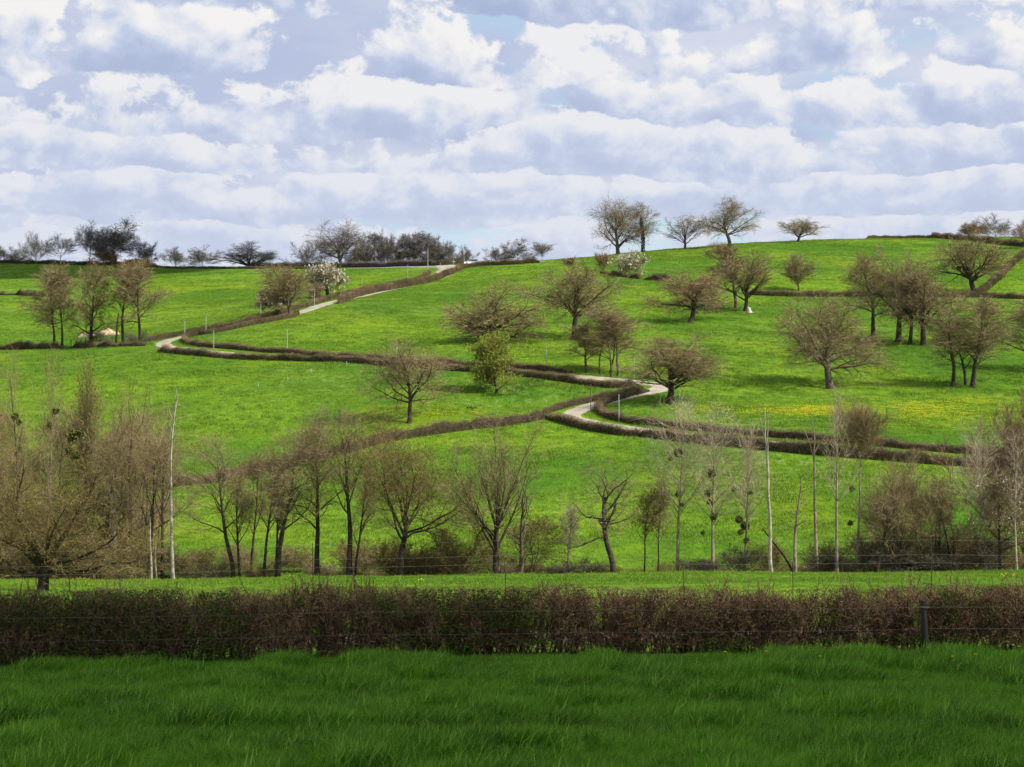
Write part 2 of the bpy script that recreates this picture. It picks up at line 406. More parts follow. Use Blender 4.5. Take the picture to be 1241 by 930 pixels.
COLS = [
 (-700, prof(nL, [(690,185),(600,236),(540,274),(480,314),(430,368),(412,402),(380,470),(358,525),(335,590),(322,640)], [(322,680),(332,760),(350,900)])),
 (0,   prof(nL, [(690,185),(600,235),(540,272),(480,312),(430,365),(412,400),(380,465),(358,520),(335,585),(320.5,640)], [(321,680),(331,760),(350,900)])),
 (200, prof(nL, [(690,185),(600,232),(540,266),(480,304),(440,336),(420,366),(411,388),(390,430),(360,505),(337,570),(325,625)], [(325,665),(334,740),(350,900)])),
 (400, prof(nC, [(690,185),(600,228),(540,260),(480,298),(440,330),(415,360),(395,390),(370,440),(350,495),(335,545),(325,592)], [(324.5,630),(332,700),(350,900)])),
 (560, prof(nC, [(690,185),(600,225),(540,255),(500,278),(460,304),(440,324),(410,372),(370,442),(345,502),(327,545),(319.5,572)], [(320,600),(328,670),(350,900)])),
 (680, prof(nC, [(690,185),(600,223),(540,253),(508,272),(478,292),(462,304),(440,326),(410,374),(370,440),(340,495),(322,540),(315,575)], [(315,605),(322,670),(345,900)])),
 (800, prof(nR, [(690,185),(600,222),(540,251),(515,266),(490,283),(466,304),(430,345),(400,388),(360,452),(330,515),(312,570),(304,602)], [(303.5,625),(310,700),(335,900)])),
 (1000,prof(nR, [(690,185),(600,220),(550,246),(520,265),(490,289),(470,308),(430,352),(400,396),(360,470),(330,522),(305,575),(292,614)], [(291,640),(297,710),(325,900)])),
 (1241,prof(nR, [(690,185),(600,222),(565,243),(540,258),(500,286),(470,312),(430,355),(400,398),(362,468),(330,528),(310,570),(298,602),(289,640)], [(287.5,670),(292,740),(320,900)])),
 (1900,prof(nR, [(690,185),(600,222),(565,243),(540,258),(500,286),(470,312),(430,355),(400,398),(362,468),(330,528),(310,570),(296,602),(285,640)], [(282,680),(287,760),(320,900)])),
]
CA = np.array([(u - CU)/F_PX for u, _ in COLS])
def grow_lines(a, b, step, far, ratio=1.22):
    l = list(np.arange(a, b + 1e-6, step)); s = step; x = l[-1]
    while x < far: s *= ratio; x += s; l.append(x)
    return l
gx = grow_lines(0, 200, 2.5, 4500); GX = np.array([-x for x in gx[:0:-1]] + gx)
gy = grow_lines(-30, 60, 1.5, 60) + grow_lines(62, 720, 2.0, 8500); GY = np.array([-220, -150, -100, -65, -45] + gy)
_zc = np.stack([pchip(Y, Z, GY) for _, (Y, Z) in COLS], 1)
GZ = np.zeros((len(GY), len(GX)))
for j, y in enumerate(GY):
    a = np.clip(GX/max(y, 14.0), CA[0], CA[-1])
    GZ[j] = pchip(CA, _zc[j], a)
for _ in range(3):
    GZ[1:-1] = 0.25*GZ[:-2] + 0.5*GZ[1:-1] + 0.25*GZ[2:]
    GZ[:, 1:-1] = 0.25*GZ[:, :-2] + 0.5*GZ[:, 1:-1] + 0.25*GZ[:, 2:]
_X, _Y = np.meshgrid(GX, GY)
_far = np.clip((_Y - 40)/120, 0, 1)
GZ += (vnoise(_X/62 + 1.7, _Y/48 + 4)*0.75*np.clip((_Y-185)/40, 0, 1)*np.clip((600-_Y)/60, 0, 1) + vnoise(_X/31 + 3.3, _Y/27)*0.34)*_far + vnoise(_X/11, _Y/14)*0.17*_far + vnoise(_X/5.1 + 9, _Y/6.3)*0.05*(_Y < 700)
# the stream bed along the foot of the hill
_bed = 176 + 4*np.sin(_X/17.0) + 3*vnoise(_X/25, _Y*0)
GZ -= 0.9*np.exp(-((_Y - _bed)/3.5)**2)

def hz(x, y):
    x = np.asarray(x, float); y = np.asarray(y, float)
    i = np.clip(np.searchsorted(GX, x, side='right') - 1, 0, len(GX)-2)
    j = np.clip(np.searchsorted(GY, y, side='right') - 1, 0, len(GY)-2)
    fx = (x - GX[i])/(GX[i+1]-GX[i]); fy = (y - GY[j])/(GY[j+1]-GY[j])
    return GZ[j,i]*(1-fx)*(1-fy) + GZ[j,i+1]*fx*(1-fy) + GZ[j+1,i]*(1-fx)*fy + GZ[j+1,i+1]*fx*fy

_YS = np.arange(50, 760, 0.5)
def ray(u, v, y0=50.0):
    """where the sight line through photo pixel (u, v) meets the ground; the crest if it passes above it"""
    a = (u - CU)/F_PX; b = (CV - v)/F_PX
    ys = _YS[_YS >= y0]
    d = hz(a*ys, ys) - b*ys
    k = np.nonzero(d >= 0)[0]
    if len(k) == 0:
        y = ys[np.argmax(np.where(ys > 250, hz(a*ys, ys)/ys, -9))]
    else:
        y = ys[k[0]]
    return np.array([a*y, y, float(hz(a*y, y))])
def at(u, Y):
    x = (u - CU)/F_PX*Y
    return np.array([x, Y, float(hz(x, Y))])
def ppm(Y): return F_PX/Y            # photo pixels per metre at distance Y

g_ = Geo()
nx, ny = len(GX), len(GY)
idx = np.arange(nx*ny).reshape(ny, nx)
g_.add(np.stack([_X, _Y, GZ], -1).reshape(-1, 3), np.stack([idx[:-1,:-1], idx[:-1,1:], idx[1:,1:], idx[1:,:-1]], -1).reshape(-1, 4))
ground = g_.build('ground', M['ground'], smooth=True, kind='structure')

# ------------------------------------------------------------------ clouds between the sun and the valley (above and beside the picture)
def cloud(name, centre, axes, rz, seed, edge=None, height=430.0):
    rng = np.random.RandomState(seed)
    t = (height - centre[2])/SUN[2]
    c = np.asarray(centre) + SUN*t
    import bmesh
    bm = bmesh.new(); bmesh.ops.create_icosphere(bm, subdivisions=5, radius=1.0)
    V = np.array([v.co[:] for v in bm.verts]); F = np.array([[v.index for v in f.verts] for f in bm.faces]); bm.free()
    off = rng.uniform(0, 50, 2)
    n = vnoise(V[:,0]*2.2 + off[0] + V[:,2]*1.7, V[:,1]*2.2 + off[1])*0.10 + vnoise(V[:,0]*5 + off[1], V[:,1]*5 + V[:,2]*4 + off[0])*0.05
    V = V*(1 + n[:, None])*np.asarray(axes)
    V[:,2] = np.where(V[:,2] < 0, V[:,2]*0.35, V[:,2])
    cz, sz = math.cos(rz), math.sin(rz)
    V = np.stack([V[:,0]*cz - V[:,1]*sz, V[:,0]*sz + V[:,1]*cz, V[:,2]], 1)
    g = Geo(); g.add(V, None, F)
    if edge is not None:                      # slide it so that its shade on the field ends at this distance
        S_ = c + V; t2 = (S_[:, 2] - centre[2])/SUN[2]; S_ = S_ - SUN*t2[:, None]
        e = S_[np.abs(S_[:, 0]) < 12, 1].max(); c = c + np.array([0, edge - e, 0])
    o = g.build(name, M['cloud'], smooth=True, kind='structure'); o.location = c
    return o
cloud('cloud', (2, -62, -5), (190, 107, 34), 0.17, 3, edge=43.0)
cloud('cloud', (-175, 640, 38), (95, 72, 26), 0.15, 5)

# ------------------------------------------------------------------ lane
def smooth_line(P, step=1.0):
    """Catmull-Rom through ground points, resampled"""
    P = np.asarray(P, float)[:, :2]
    Q = np.vstack([2*P[0]-P[1], P, 2*P[-1]-P[-2]]); out = []
    for i in range(1, len(Q)-2):
        n = max(2, int(np.linalg.norm(Q[i+1]-Q[i])/(step*0.5)))
        t = np.linspace(0, 1, n, endpoint=False)[:, None]
        out.append(0.5*((2*Q[i]) + (-Q[i-1]+Q[i+1])*t + (2*Q[i-1]-5*Q[i]+4*Q[i+1]-Q[i+2])*t**2 + (-Q[i-1]+3*Q[i]-3*Q[i+1]+Q[i+2])*t**3))
    out.append(Q[-2][None]); L = np.vstack(out)
    s = np.concatenate([[0], np.cumsum(np.linalg.norm(np.diff(L, axis=0), axis=1))])
    k = np.linspace(0, s[-1], max(3, int(s[-1]/step)+1))
    return np.stack([np.interp(k, s, L[:,0]), np.interp(k, s, L[:,1])], 1)
def pix(line, y0=182.0): return [ray(u, v, y0) for u, v in line]
ROADS = []
def road(name, pts, width, m, lift=0.05):
    L = smooth_line(pts, 0.8)
    T = np.gradient(L, axis=0); T /= np.linalg.norm(T, axis=1, keepdims=True)
    Nn = np.stack([-T[:,1], T[:,0]], 1)
    across = np.linspace(-0.5, 0.5, 7)
    i_ = np.arange(len(L)); o_ = np.zeros(len(L))
    wl = width*(1 + 0.08*vnoise(i_*0.13, o_) + .10*vnoise(i_*.9, o_+3)); wr = width*(1 + 0.08*vnoise(i_*0.15, o_+7) + .10*vnoise(i_*.9, o_+9))
    V = L[:, None, :] + Nn[:, None, :]*across[None, :, None]*np.where(across[None, :] < 0, wl[:, None], wr[:, None])[..., None]
    z = hz(V[...,0], V[...,1]) + lift
    z[:, 0] -= 0.10; z[:, -1] -= 0.10
    V = np.concatenate([V, z[..., None]], -1)
    n, k = V.shape[:2]; b = np.arange(n-1)[:, None]*k + np.arange(k-1)[None]
    g = Geo(); g.add(V.reshape(-1,3), np.stack([b, b+1, b+k+1, b+k], -1).reshape(-1,4))
    o = g.build(name, m, smooth=True, kind='structure')
    at_ = o.data.attributes.new('across', 'FLOAT', 'POINT'); at_.data.foreach_set('value', np.tile(across, n).astype(np.float32))
    ROADS.append((L, width))
    return o
lane_px = [(536,333),(520,340),(497,346),(470,352),(440,358.5),(410,365),(385,372),(350,383),(318,391),(280,398),(250,403),(232,406.5),(218,409.5),(205,412.5),(198,416),(201,419.8),(213,422),(230,423.5),(256,427),(304,431),(346,433.5),(400,437),(480,442),(560,447),(640,453),(705,457.5),(750,461.5),(780,464.5),(797,467.5),(801,471),(790,474.5),(768,479),(740,486),(716,493),(700,498.5),(692,503.5),(698,508),(720,513),(750,518),(790,523),(840,528.5),(900,534),(960,540),(1040,548),(1110,554),(1180,560),(1260,567)]
lane = road('lane', pix(lane_px), 3.6, M['road'])
def crest_pts(px, dy):
    out = []
    for u, v in px:
        p = ray(u, v); out.append(at(u, p[1] + dy))
    return out
road('road', crest_pts([(300,326),(380,325.5),(440,325.2),(490,324.5),(520,325.0),(545,324.5),(575,322.5),(610,321.5),(660,318)], 5.0), 5.5, M['asphalt'])
j0 = ray(536,333)
road('lane', [ray(528,337), j0, at(541, j0[1]+10), at(543, j0[1]+20), at(538, j0[1]+34)], 6.5, M['road'], 0.09)
near_road = [np.array([x, 41 + (x+11)*.174 + 4.4, 0]) for x in range(-70, 75, 6)]
road('track', near_road, 2.4, M['track'])

# ------------------------------------------------------------------ hedges on the hill
def hedge(pts, h, w, label, seed, name='hedge', dens=330, m_tw='hedge_twig', taper=4.0, ragged=0.20, group='clipped field hedges on the hillside'):
    rng = np.random.RandomState(seed)
    L = smooth_line(pts, 0.45)
    n = len(L)
    c0 = L[n//2]; z0 = float(hz(c0[0], c0[1]))
    o = thing(name, label, 'hedge', (c0[0], c0[1], z0), group)
    T = np.gradient(L, axis=0); T /= np.linalg.norm(T, axis=1, keepdims=True) + 1e-9
    Nn = np.stack([-T[:,1], T[:,0]], 1)
    s = np.arange(n)*0.45
    h *= .88; w *= .85
    hh = h*(1 + ragged*vnoise(s/2.3 + seed, s*0) + 0.6*ragged*vnoise(s/0.8 + seed, s*0+5))
    ww = w*(1 + 0.25*vnoise(s/3.1 + seed, s*0+9))
    fade = np.clip(np.minimum(np.arange(n), np.arange(n)[::-1])/taper, 0.35 if taper < 9 else .85, 1)
    hh *= fade; ww *= fade
    prof_ = np.array([(-.34, -.1), (-.38, .35), (-.36, .66), (-.20, .76), (.20, .76), (.36, .66), (.38, .35), (.34, -.1)])
    k = len(prof_)
    off = prof_[None, :, 0]*ww[:, None]*(1 + 0.12*rng.normal(size=(n, k)))
    zz = prof_[None, :, 1]*hh[:, None]*(1 + 0.06*rng.normal(size=(n, k)))
    XY = L[:, None, :] + Nn[:, None, :]*off[..., None]
    V = np.concatenate([XY, (hz(XY[...,0], XY[...,1]) + zz)[..., None]], -1) - np.array([c0[0], c0[1], z0])
    b = np.arange(n-1)[:, None]*k + np.arange(k-1)[None]
    g = Geo(); g.add(V.reshape(-1,3), np.stack([b, b+1, b+k+1, b+k], -1).reshape(-1,4))
    g.build('branch_mass', M['hedge_core'], o, kind='stuff')
    nt_ = int(s[-1]*dens)
    q = rng.uniform(0, n-1.001, nt_); i = q.astype(int); f = q - i
    P = L[i]*(1-f)[:, None] + L[i+1]*f[:, None]
    side = np.sin(rng.uniform(-1.57, 1.57, nt_))*.5
    P2 = P + Nn[i]*(side*ww[i]*0.95)[:, None]
    up = rng.uniform(0.02, 0.90, nt_)**np.where(np.abs(side) < .33, .35, .8)
    z = hz(P2[:,0], P2[:,1]) + up*hh[i]
    A = np.column_stack([P2, z]) - np.array([c0[0], c0[1], z0])
    D = rng.normal(size=(nt_, 3))*0.55; D[:, 2] = np.abs(D[:, 2])*0.7 + 0.45
    D[:, :2] += Nn[i]*(side*1.3)[:, None]
    D /= np.linalg.norm(D, axis=1, keepdims=True)
    ln = rng.uniform(.10, .26, nt_)*np.clip(h, 1, 1.4)*np.where(rng.rand(nt_) < .06, 1.9, 1)
    yd = np.linalg.norm(c0)
    g = Geo(); g.slivers(A, A + D*ln[:, None], rng.uniform(.6, 1.4, nt_)*max(0.012, 0.00007*yd), rng)
    g.build('twigs', M[m_tw], o, kind='stuff')
    return o
hedge(pix([(192,426.5),(210,428.5),(235,431),(273,434.5),(300,436.2),(346,437.5),(420,439.5),(478,444.5),(530,448),(583,451.5),(629,455.8),(671,461),(700,466),(725,470),(750,470.5),(774,469.5)]), 1.35, 1.5, 'long dark hedge along the lower side of the upper lane from hairpin to hairpin', 11)
hedge(pix([(694,453.5),(663,451),(623,447),(583,445.5),(520,441),(460,437),(400,433.5),(350,429),(304,425.5),(257,421.5),(232,418.5),(224,414.5),(227,410),(238,407),(257,404.5),(300,395.5),(350,386),(362,381.5)]), 1.15, 1.3, 'hedge on the inner side of the upper lane wrapping round the left hairpin bend', 12)
hedge(pix([(410,368.5),(419,365.5),(435,359.5),(471,352),(499,346.5),(524,341.5),(540,335.5),(551,331)]), 2.0, 1.5, 'brown hedge below the lane as it climbs to the crest road', 13)
hedge(crest_pts([(551,331),(565,325),(591,322.5),(620,321),(654,319)], 0.5), 1.6, 1.5, 'hedge on the brow in front of the white car', 14)
hedge(pix([(176,414.5),(200,410.5),(222,406.3),(250,400.7),(273,396.5),(304,390),(327,384),(346,379),(381,369),(403,362),(439,353),(471,347),(499,341.5),(512,337),(521,331.5)]), 1.2, 1.3, 'brown hedge on the upper left side of the climbing lane', 15)
hedge(crest_pts([(300,325.6),(360,325.6),(416,325.6),(460,325.3),(506,324.6),(545,322.5),(566,320)], 11.0), 2.0, 1.8, 'dark hedge behind the grey crest road under the copse', 16, m_tw='twig_dark')
hedge(pix([(664,507),(640,511.5),(600,517),(560,522),(529,526),(490,532),(468,536),(430,547),(400,553),(370,562),(338,570),(300,577),(264,584.5),(217,589.5),(180,592)]), 1.7, 1.7, 'tawny hedge slanting down the lower meadow to the left behind the bare trees', 17, ragged=.22)
hedge(pix([(657,504),(672,497.5),(700,490.5),(734,483),(768,475.5),(778,472.5)]), 1.1, 1.2, 'short brown hedge rising beside the lane between the two right hand bends', 18)
hedge(pix([(661,506),(680,512.5),(701,518.5),(745,526.5),(784,530.5)]), 1.45, 1.5, 'dark hedge along the lower side of the pale lane below the right bend', 19)
hedge(pix([(780,530),(840,537),(895,542.5),(950,548),(1047,556.5),(1131,563.5),(1173,566),(1250,572.5)]), 1.95, 1.7, 'thick dark hedge hiding the lane from the right bend to the right edge', 33, taper=30.0)
hedge(pix([(786,475.5),(765,480),(747,485),(732,491),(725,497),(731,504),(749,510.5),(789,516.5),(840,522),(892,526.5),(995,535.5),(1073,542),(1163,550),(1250,558)]), 1.3, 1.4, 'hedge curving round the inside of the right bend under the spreading oak', 20)
hedge(pix([(902,357.5),(940,359),(1000,360),(1060,360.5),(1120,361),(1206,361.8),(1270,363.5)]), 1.6, 1.6, 'dark level hedge crossing the right hillside behind the oak group', 21)
hedge(pix([(1262,297),(1241,310),(1217,332),(1205,343),(1194,352.5),(1186,358)]), 1.7, 2.0, 'straight tawny hedge running up the slope at the right edge', 22)
hedge(crest_pts([(1050,289),(1090,287.8),(1128,286.8),(1150,286.8)], -4.0), 1.2, 1.5, 'thin low hedge along the right skyline left of the thick one', 23)
hedge([ray(1128,289),ray(1163,291),ray(1194,294),ray(1214,297),ray(1236,299),ray(1265,302)], 2.1, 2.0, 'thick brown hedge dipping along the top of the right hill', 24)
hedge(pix([(728,331),(745,334),(770,337.5),(806,341.5)]), 1.1, 1.6, 'scrubby bank of low brush below the white blossom bush', 25, ragged=.8)
hedge(pix([(-12,424),(25,423.6),(51,423),(75,423)]), 1.6, 1.8, 'dark overgrown hedge at the left edge below the row of four trees', 26, ragged=.5)
hedge(pix([(84,422.5),(110,421.5),(143,420.5),(176,419.5)]), 1.2, 1.8, 'dark bramble hedge at the feet of the four trees', 27, ragged=.6)
hedge(pix([(-14,357.5),(10,357.8),(24,358),(38,359),(56,359.6)]), 1.2, 1.6, 'broken line of low scrub in the upper left field', 28, ragged=.9)
hedge(crest_pts([(-12,319.6),(39,319.8),(94,321),(150,323),(190,324.5)], -1.0), 1.6, 1.8, 'dark hedge along the left skyline under the trees', 29, m_tw='twig_dark')
hedge(crest_pts([(196,325.3),(250,325.8),(300,326),(360,326),(410,326.3)], -1.0), 0.8, 1.2, 'thin dark hedge along the skyline between the left trees and the big lone tree', 30, m_tw='twig_dark')

# ------------------------------------------------------------------ trees
def grow(P, D, L, Rd, K, wig, trop, taper, rng):
    n = len(L); pts = np.zeros((n, K+1, 3)); pts[:, 0] = P; d = D.copy(); st = (L/K)[:, None]
    for k in range(K):
        d = d + rng.normal(0, wig, (n, 3)); d[:, 2] += trop
        d /= np.linalg.norm(d, axis=1, keepdims=True) + 1e-9
        pts[:, k+1] = pts[:, k] + d*st
    t = np.linspace(0, 1, K+1)[None]
    rad = Rd[:, None]*(1 - (1-taper)*t**0.85)
    return pts, rad
def shoots(pts, rad, L, nch, t0, t1, ang0, ang1, asd, ln, fall, rr, rng, droop=0.0):
    n, k1, _ = pts.shape; K = k1 - 1
    j = np.arange(nch)[None, :]
    t = t0 + (t1-t0)*(j + rng.uniform(0, 1, (n, nch)))/nch
    t = np.clip(t, 0, 0.999)
    q = t*K; i = np.minimum(q.astype(int), K-1); f = (q - i)[..., None]
    r_ = np.arange(n)[:, None]
    P = pts[r_, i]*(1-f) + pts[r_, i+1]*f
    T = pts[r_, i+1] - pts[r_, i]; T /= np.linalg.norm(T, axis=2, keepdims=True) + 1e-9
    rd = rad[r_, i]*(1-f[...,0]) + rad[r_, i+1]*f[...,0]
    u = (t - t0)/(t1 - t0 + 1e-9)
    ang = np.radians(ang0 + (ang1-ang0)*u + rng.normal(0, asd, (n, nch)))
    az = rng.uniform(0, 2*np.pi, (n, 1)) + j*2.39996 + rng.normal(0, .5, (n, nch))
    ref = np.where(np.abs(T[..., 2:3]) > 0.85, np.array([1.0, 0, 0]), np.array([0, 0, 1.0]))
    A = np.cross(T, ref); A /= np.linalg.norm(A, axis=2, keepdims=True) + 1e-9
    B = np.cross(T, A)
    D = T*np.cos(ang)[..., None] + np.sin(ang)[..., None]*(A*np.cos(az)[..., None] + B*np.sin(az)[..., None])
    D[..., 2] -= droop
    D /= np.linalg.norm(D, axis=2, keepdims=True)
    l = ln*(1 - fall*u)*rng.uniform(.65, 1.25, (n, nch))
    r2 = np.minimum(rd*rr, rd*0.95)
    return P.reshape(-1,3), D.reshape(-1,3), l.ravel(), r2.ravel()

# every level: n, t0, t1, ang0, ang1, spread, length/H, fall, segments, wiggle, tropism, radius ratio
KIND = {
 'oak':    dict(st=(1, 0, .44, 7, .08, .02, .55), lv=[(12,.55,1,62,10,8,.56,.04,8,.13,.030,.50),(10,.16,1,50,38,14,.27,.40,5,.18,.02,.46),(8,.10,1,48,42,16,.13,.40,3,.2,.01,.5),(16,.05,1,48,40,18,.060,.3,1,0,0,.5)]),
 'spread': dict(st=(1, 0, .38, 7, .10, .02, .60), lv=[(14,.45,1,74,10,9,.60,.06,8,.15,.022,.48),(10,.16,1,50,40,15,.27,.40,5,.19,.015,.46),(8,.10,1,48,42,16,.13,.40,3,.2,.0,.5),(16,.05,1,48,40,18,.060,.3,1,0,0,.5)]),
 'dome':   dict(st=(1, 0, .42, 7, .06, .03, .50), lv=[(12,.36,1,58,10,9,.60,.12,7,.10,.045,.50),(9,.16,1,42,32,12,.25,.40,4,.14,.03,.46),(8,.12,1,44,38,14,.125,.40,3,.16,.02,.5),(18,.05,1,44,36,16,.06,.3,1,0,0,.5)]),
 'tall':   dict(st=(1, 0, .88, 10, .045, .02, .16), lv=[(18,.24,.99,60,22,9,.34,.45,7,.12,.05,.46),(8,.14,1,46,36,14,.15,.45,4,.17,.03,.48),(7,.10,1,46,40,16,.08,.40,3,.18,.02,.5),(15,.05,1,46,38,18,.042,.3,1,0,0,.5)]),
 'slim':   dict(st=(1, 0, .90, 10, .05, .02, .18), lv=[(14,.42,.99,40,16,9,.34,.40,7,.10,.07,.46),(7,.16,1,44,34,14,.14,.45,4,.17,.04,.48),(7,.10,1,44,38,16,.07,.40,2,.18,.02,.5),(13,.05,1,44,38,18,.038,.3,1,0,0,.5)]),
 'stems':  dict(st=(3, 13, .90, 10, .06, .03, .2), lv=[(11,.34,.99,44,20,10,.30,.45,6,.13,.07,.46),(7,.16,1,44,34,14,.14,.45,4,.17,.04,.48),(7,.12,1,44,38,16,.07,.40,2,.18,.02,.5),(13,.05,1,44,38,18,.04,.3,1,0,0,.5)]),
 'vase':   dict(st=(1, 0, .46, 7, .04, .03, .55), lv=[(13,.52,1,44,10,6,.60,.10,8,.055,.030,.46),(9,.2,1,30,26,9,.21,.40,4,.10,.03,.46),(7,.12,1,36,32,12,.09,.40,3,.14,.02,.5),(13,.05,1,40,36,16,.042,.3,1,0,0,.5)]),
 'poplar': dict(st=(1, 0, .98, 14, .016, .01, .12), lv=[(28,.40,.99,36,16,7,.20,.35,5,.07,.06,.42),(7,.15,1,36,28,10,.085,.4,3,.11,.05,.5),(9,.05,1,38,32,14,.04,.3,1,0,0,.5)]),
 'poplar_full': dict(st=(1, 0, .90, 14, .014, .01, .14), lv=[(30,.36,.99,38,14,7,.30,.22,7,.055,.055,.42),(10,.12,1,34,26,10,.12,.4,3,.10,.05,.5),(15,.05,1,38,32,14,.055,.3,1,0,0,.5)]),
 'snag':   dict(st=(1, 0, 1.0, 14, .030, .0, .34), lv=[(9,.45,1.0,62,34,14,.12,.3,4,.20,.04,.50),(3,.3,1,40,36,12,.05,.3,2,.2,.02,.6)]),
 'fork':   dict(st=(1, 0, .78, 12, .028, .0, .55), lv=[(3,.90,1.0,24,16,4,.25,.0,5,.07,.05,.75),(4,.1,1,46,40,12,.07,.4,3,.18,.03,.5)]),
 'gnarled':dict(st=(1, 0, .66, 10, .085, .02, .45), lv=[(12,.50,1,74,16,12,.40,.10,9,.24,.025,.48),(6,.25,1,56,44,16,.14,.3,5,.30,.02,.5),(6,.15,1,52,44,16,.065,.3,2,.3,.0,.5),(9,.05,1,48,42,18,.032,.3,1,0,0,.5)]),
 'willow': dict(st=(1, 0, .20, 4, .08, .02, .8), lv=[(4,.70,1,60,24,12,.60,.10,11,.15,.035,.45),(11,.12,1,56,40,16,.30,.35,7,.20,.02,.36),(9,.10,1,50,42,18,.14,.40,3,.22,.0,.35),(24,.05,1,48,40,20,.07,.3,1,0,0,.5)]),
 'fan':    dict(st=(1, 0, .20, 5, .06, .03, .60), lv=[(15,.25,1,76,6,9,.78,.02,8,.10,.025,.46),(10,.18,1,42,30,14,.26,.40,4,.15,.02,.46),(8,.12,1,44,38,14,.12,.40,3,.16,.02,.5),(15,.05,1,44,36,16,.06,.3,1,0,0,.5)]),
 'bush':   dict(st=(9, 26, .80, 6, .10, .03, .2), lv=[(8,.2,1,44,30,14,.34,.4,4,.15,.05,.5),(8,.12,1,46,38,16,.16,.4,2,.18,.03,.5),(14,.05,1,44,38,18,.08,.3,1,0,0,.5)]),
}
for k_ in KIND.values():                      # the last orders: long fine twigs that carry the branch on, not tufts
    for q_, (fl, fn, fa) in enumerate(((1.3, 1.0, .92), (1.75, .68, .78))):
        i_ = len(k_['lv']) - 2 + q_
        if len(k_['lv']) < 3: continue
        n_, t0_, t1_, a0_, a1_, sd_, l_, f_, kk_, w_, tp_, rr_ = k_['lv'][i_]
        k_['lv'][i_] = (max(4, round(n_*fn)), t0_, t1_, a0_*fa, a1_*fa, sd_, l_*fl, f_, kk_, w_, tp_, rr_)
for nm_ in ('oak', 'spread', 'dome', 'fan', 'tall', 'slim', 'stems', 'vase'):
    lv_ = KIND[nm_]['lv']
    a_ = list(lv_[1]); a_[6] *= 1.06 if nm_ in ('oak', 'spread') else 1.18; a_[11] = .56; a_[9] *= 1.15; lv_[1] = tuple(a_)
    a_ = list(lv_[0]); a_[11] = max(a_[11], .54); a_[9] *= 1.2; lv_[0] = tuple(a_)
TRI = [0]
def tree_mesh(kind, H, W, r0, seed, dx=0.0, twr=0.012, twn=1.0, low=None, stems=None, bare=None, boughs=()):
    """skeleton of a leafless tree: list of (points, radii) per level, fitted to height H and crown width W"""
    rng = np.random.RandomState(seed)
    k = KIND[kind]
    ns, lean, fr, K, wig, trop, taper = k['st']
    if stems: ns = stems
    az = rng.uniform(0, 6.28) + np.arange(ns)*6.283/ns + rng.normal(0, .3, ns)
    ln = np.radians(lean*rng.uniform(.5, 1.3, ns))
    D = np.stack([np.sin(ln)*np.cos(az), np.sin(ln)*np.sin(az), np.cos(ln)], 1)
    P = np.stack([np.cos(az), np.sin(az), np.zeros(ns)], 1)*(r0*1.6 if ns > 1 else 0)
    P[:, 2] = -0.25
    Lh = H*fr*(rng.uniform(.78, 1.05, ns) if ns > 1 else np.ones(ns))
    R0 = r0*(rng.uniform(.5, .85, ns) if ns > 1 else np.ones(ns))
    pts, rad = grow(P, D, Lh, R0, K, wig, trop, taper, rng)
    rad[:, 0] *= 1.35
    lev = [(pts, rad)]
    L = Lh
    lv = k['lv'] if bare is None else k['lv'][:bare]
    for q, (n, t0, t1, a0, a1, asd, l, fall, kk, wg, tp, rr) in enumerate(lv):
        if q == 0 and low is not None: t0 = low
        if q == 0 and ns > 1 and kind != 'bush': n = max(5, int(n*1.5/ns))
        if q == len(lv)-1: n = max(2, int(round(n*twn)))
        P, D, Ln, R2 = shoots(pts, rad, L, n, t0, t1, a0, a1, asd, l*H, fall, rr, rng)
        last = q == len(lv)-1
        if q == 0 and boughs:                 # main limbs set by hand: height along the stem, direction, length/H, thickness
            K0 = pts.shape[1]-1
            for t_, bx, by, bz, bl, br in boughs:
                i_ = min(int(t_*K0), K0-1); f_ = t_*K0 - i_
                P = np.vstack([P, pts[:1, i_]*(1-f_) + pts[:1, i_+1]*f_]); d_ = np.array([[bx, by, bz]], float)
                D = np.vstack([D, d_/np.linalg.norm(d_)]); Ln = np.append(Ln, bl*H); R2 = np.append(R2, r0*br)
        R2 = np.maximum(R2, twr*(0.8 if last else 1.1)) if not last else np.full(len(R2), twr)*rng.uniform(.7, 1.3, len(R2))
        pts, rad = grow(P, D, Ln, R2, kk, wg, tp, (0.14 if len(lv) > 2 else .35) if q == 0 else .25, rng)
        lev.append((pts, rad)); L = Ln
    allp = np.concatenate([p.reshape(-1, 3) for p, _ in lev])
    fin = lev[-1][0].reshape(-1, 3)
    sz = H/max(np.percentile(fin[:, 2], 99.0), 0.1)
    xr = np.percentile(fin[:, 0], [3.5, 96.5]); xm = 0.5*(xr[0]+xr[1])
    sx = W/max(xr[1]-xr[0], 0.1)
    yr = np.percentile(fin[:, 1], [3.5, 96.5]); sy = min(W/max(yr[1]-yr[0], .1), sx*1.3)
    sx = np.clip(sx, .4, 2.4); sy = np.clip(sy, .4, 2.4)
    out = []
    for p, r in lev:
        p = p.copy()
        h = np.clip(p[..., 2]*sz/H, 0, 1)
        f = h**1.3
        p[..., 0] = p[..., 0]*sx + (dx - xm*sx)*f
        p[..., 1] = p[..., 1]*sy
        p[..., 2] = np.where(p[..., 2] > 0, p[..., 2]*sz, p[..., 2])
        out.append((p, r))
    return out, rng
def leaf_points(lev, n, rng, depth=1, zmin=0.0, zmax=1e9):
    p = np.concatenate([q[:, 1:].reshape(-1, 3) for q, _ in lev[-depth:]])
    p = p[(p[:, 2] > zmin) & (p[:, 2] < zmax)]
    i = rng.randint(0, len(p), n)
    return p[i] + rng.normal(0, .08, (n, 3))
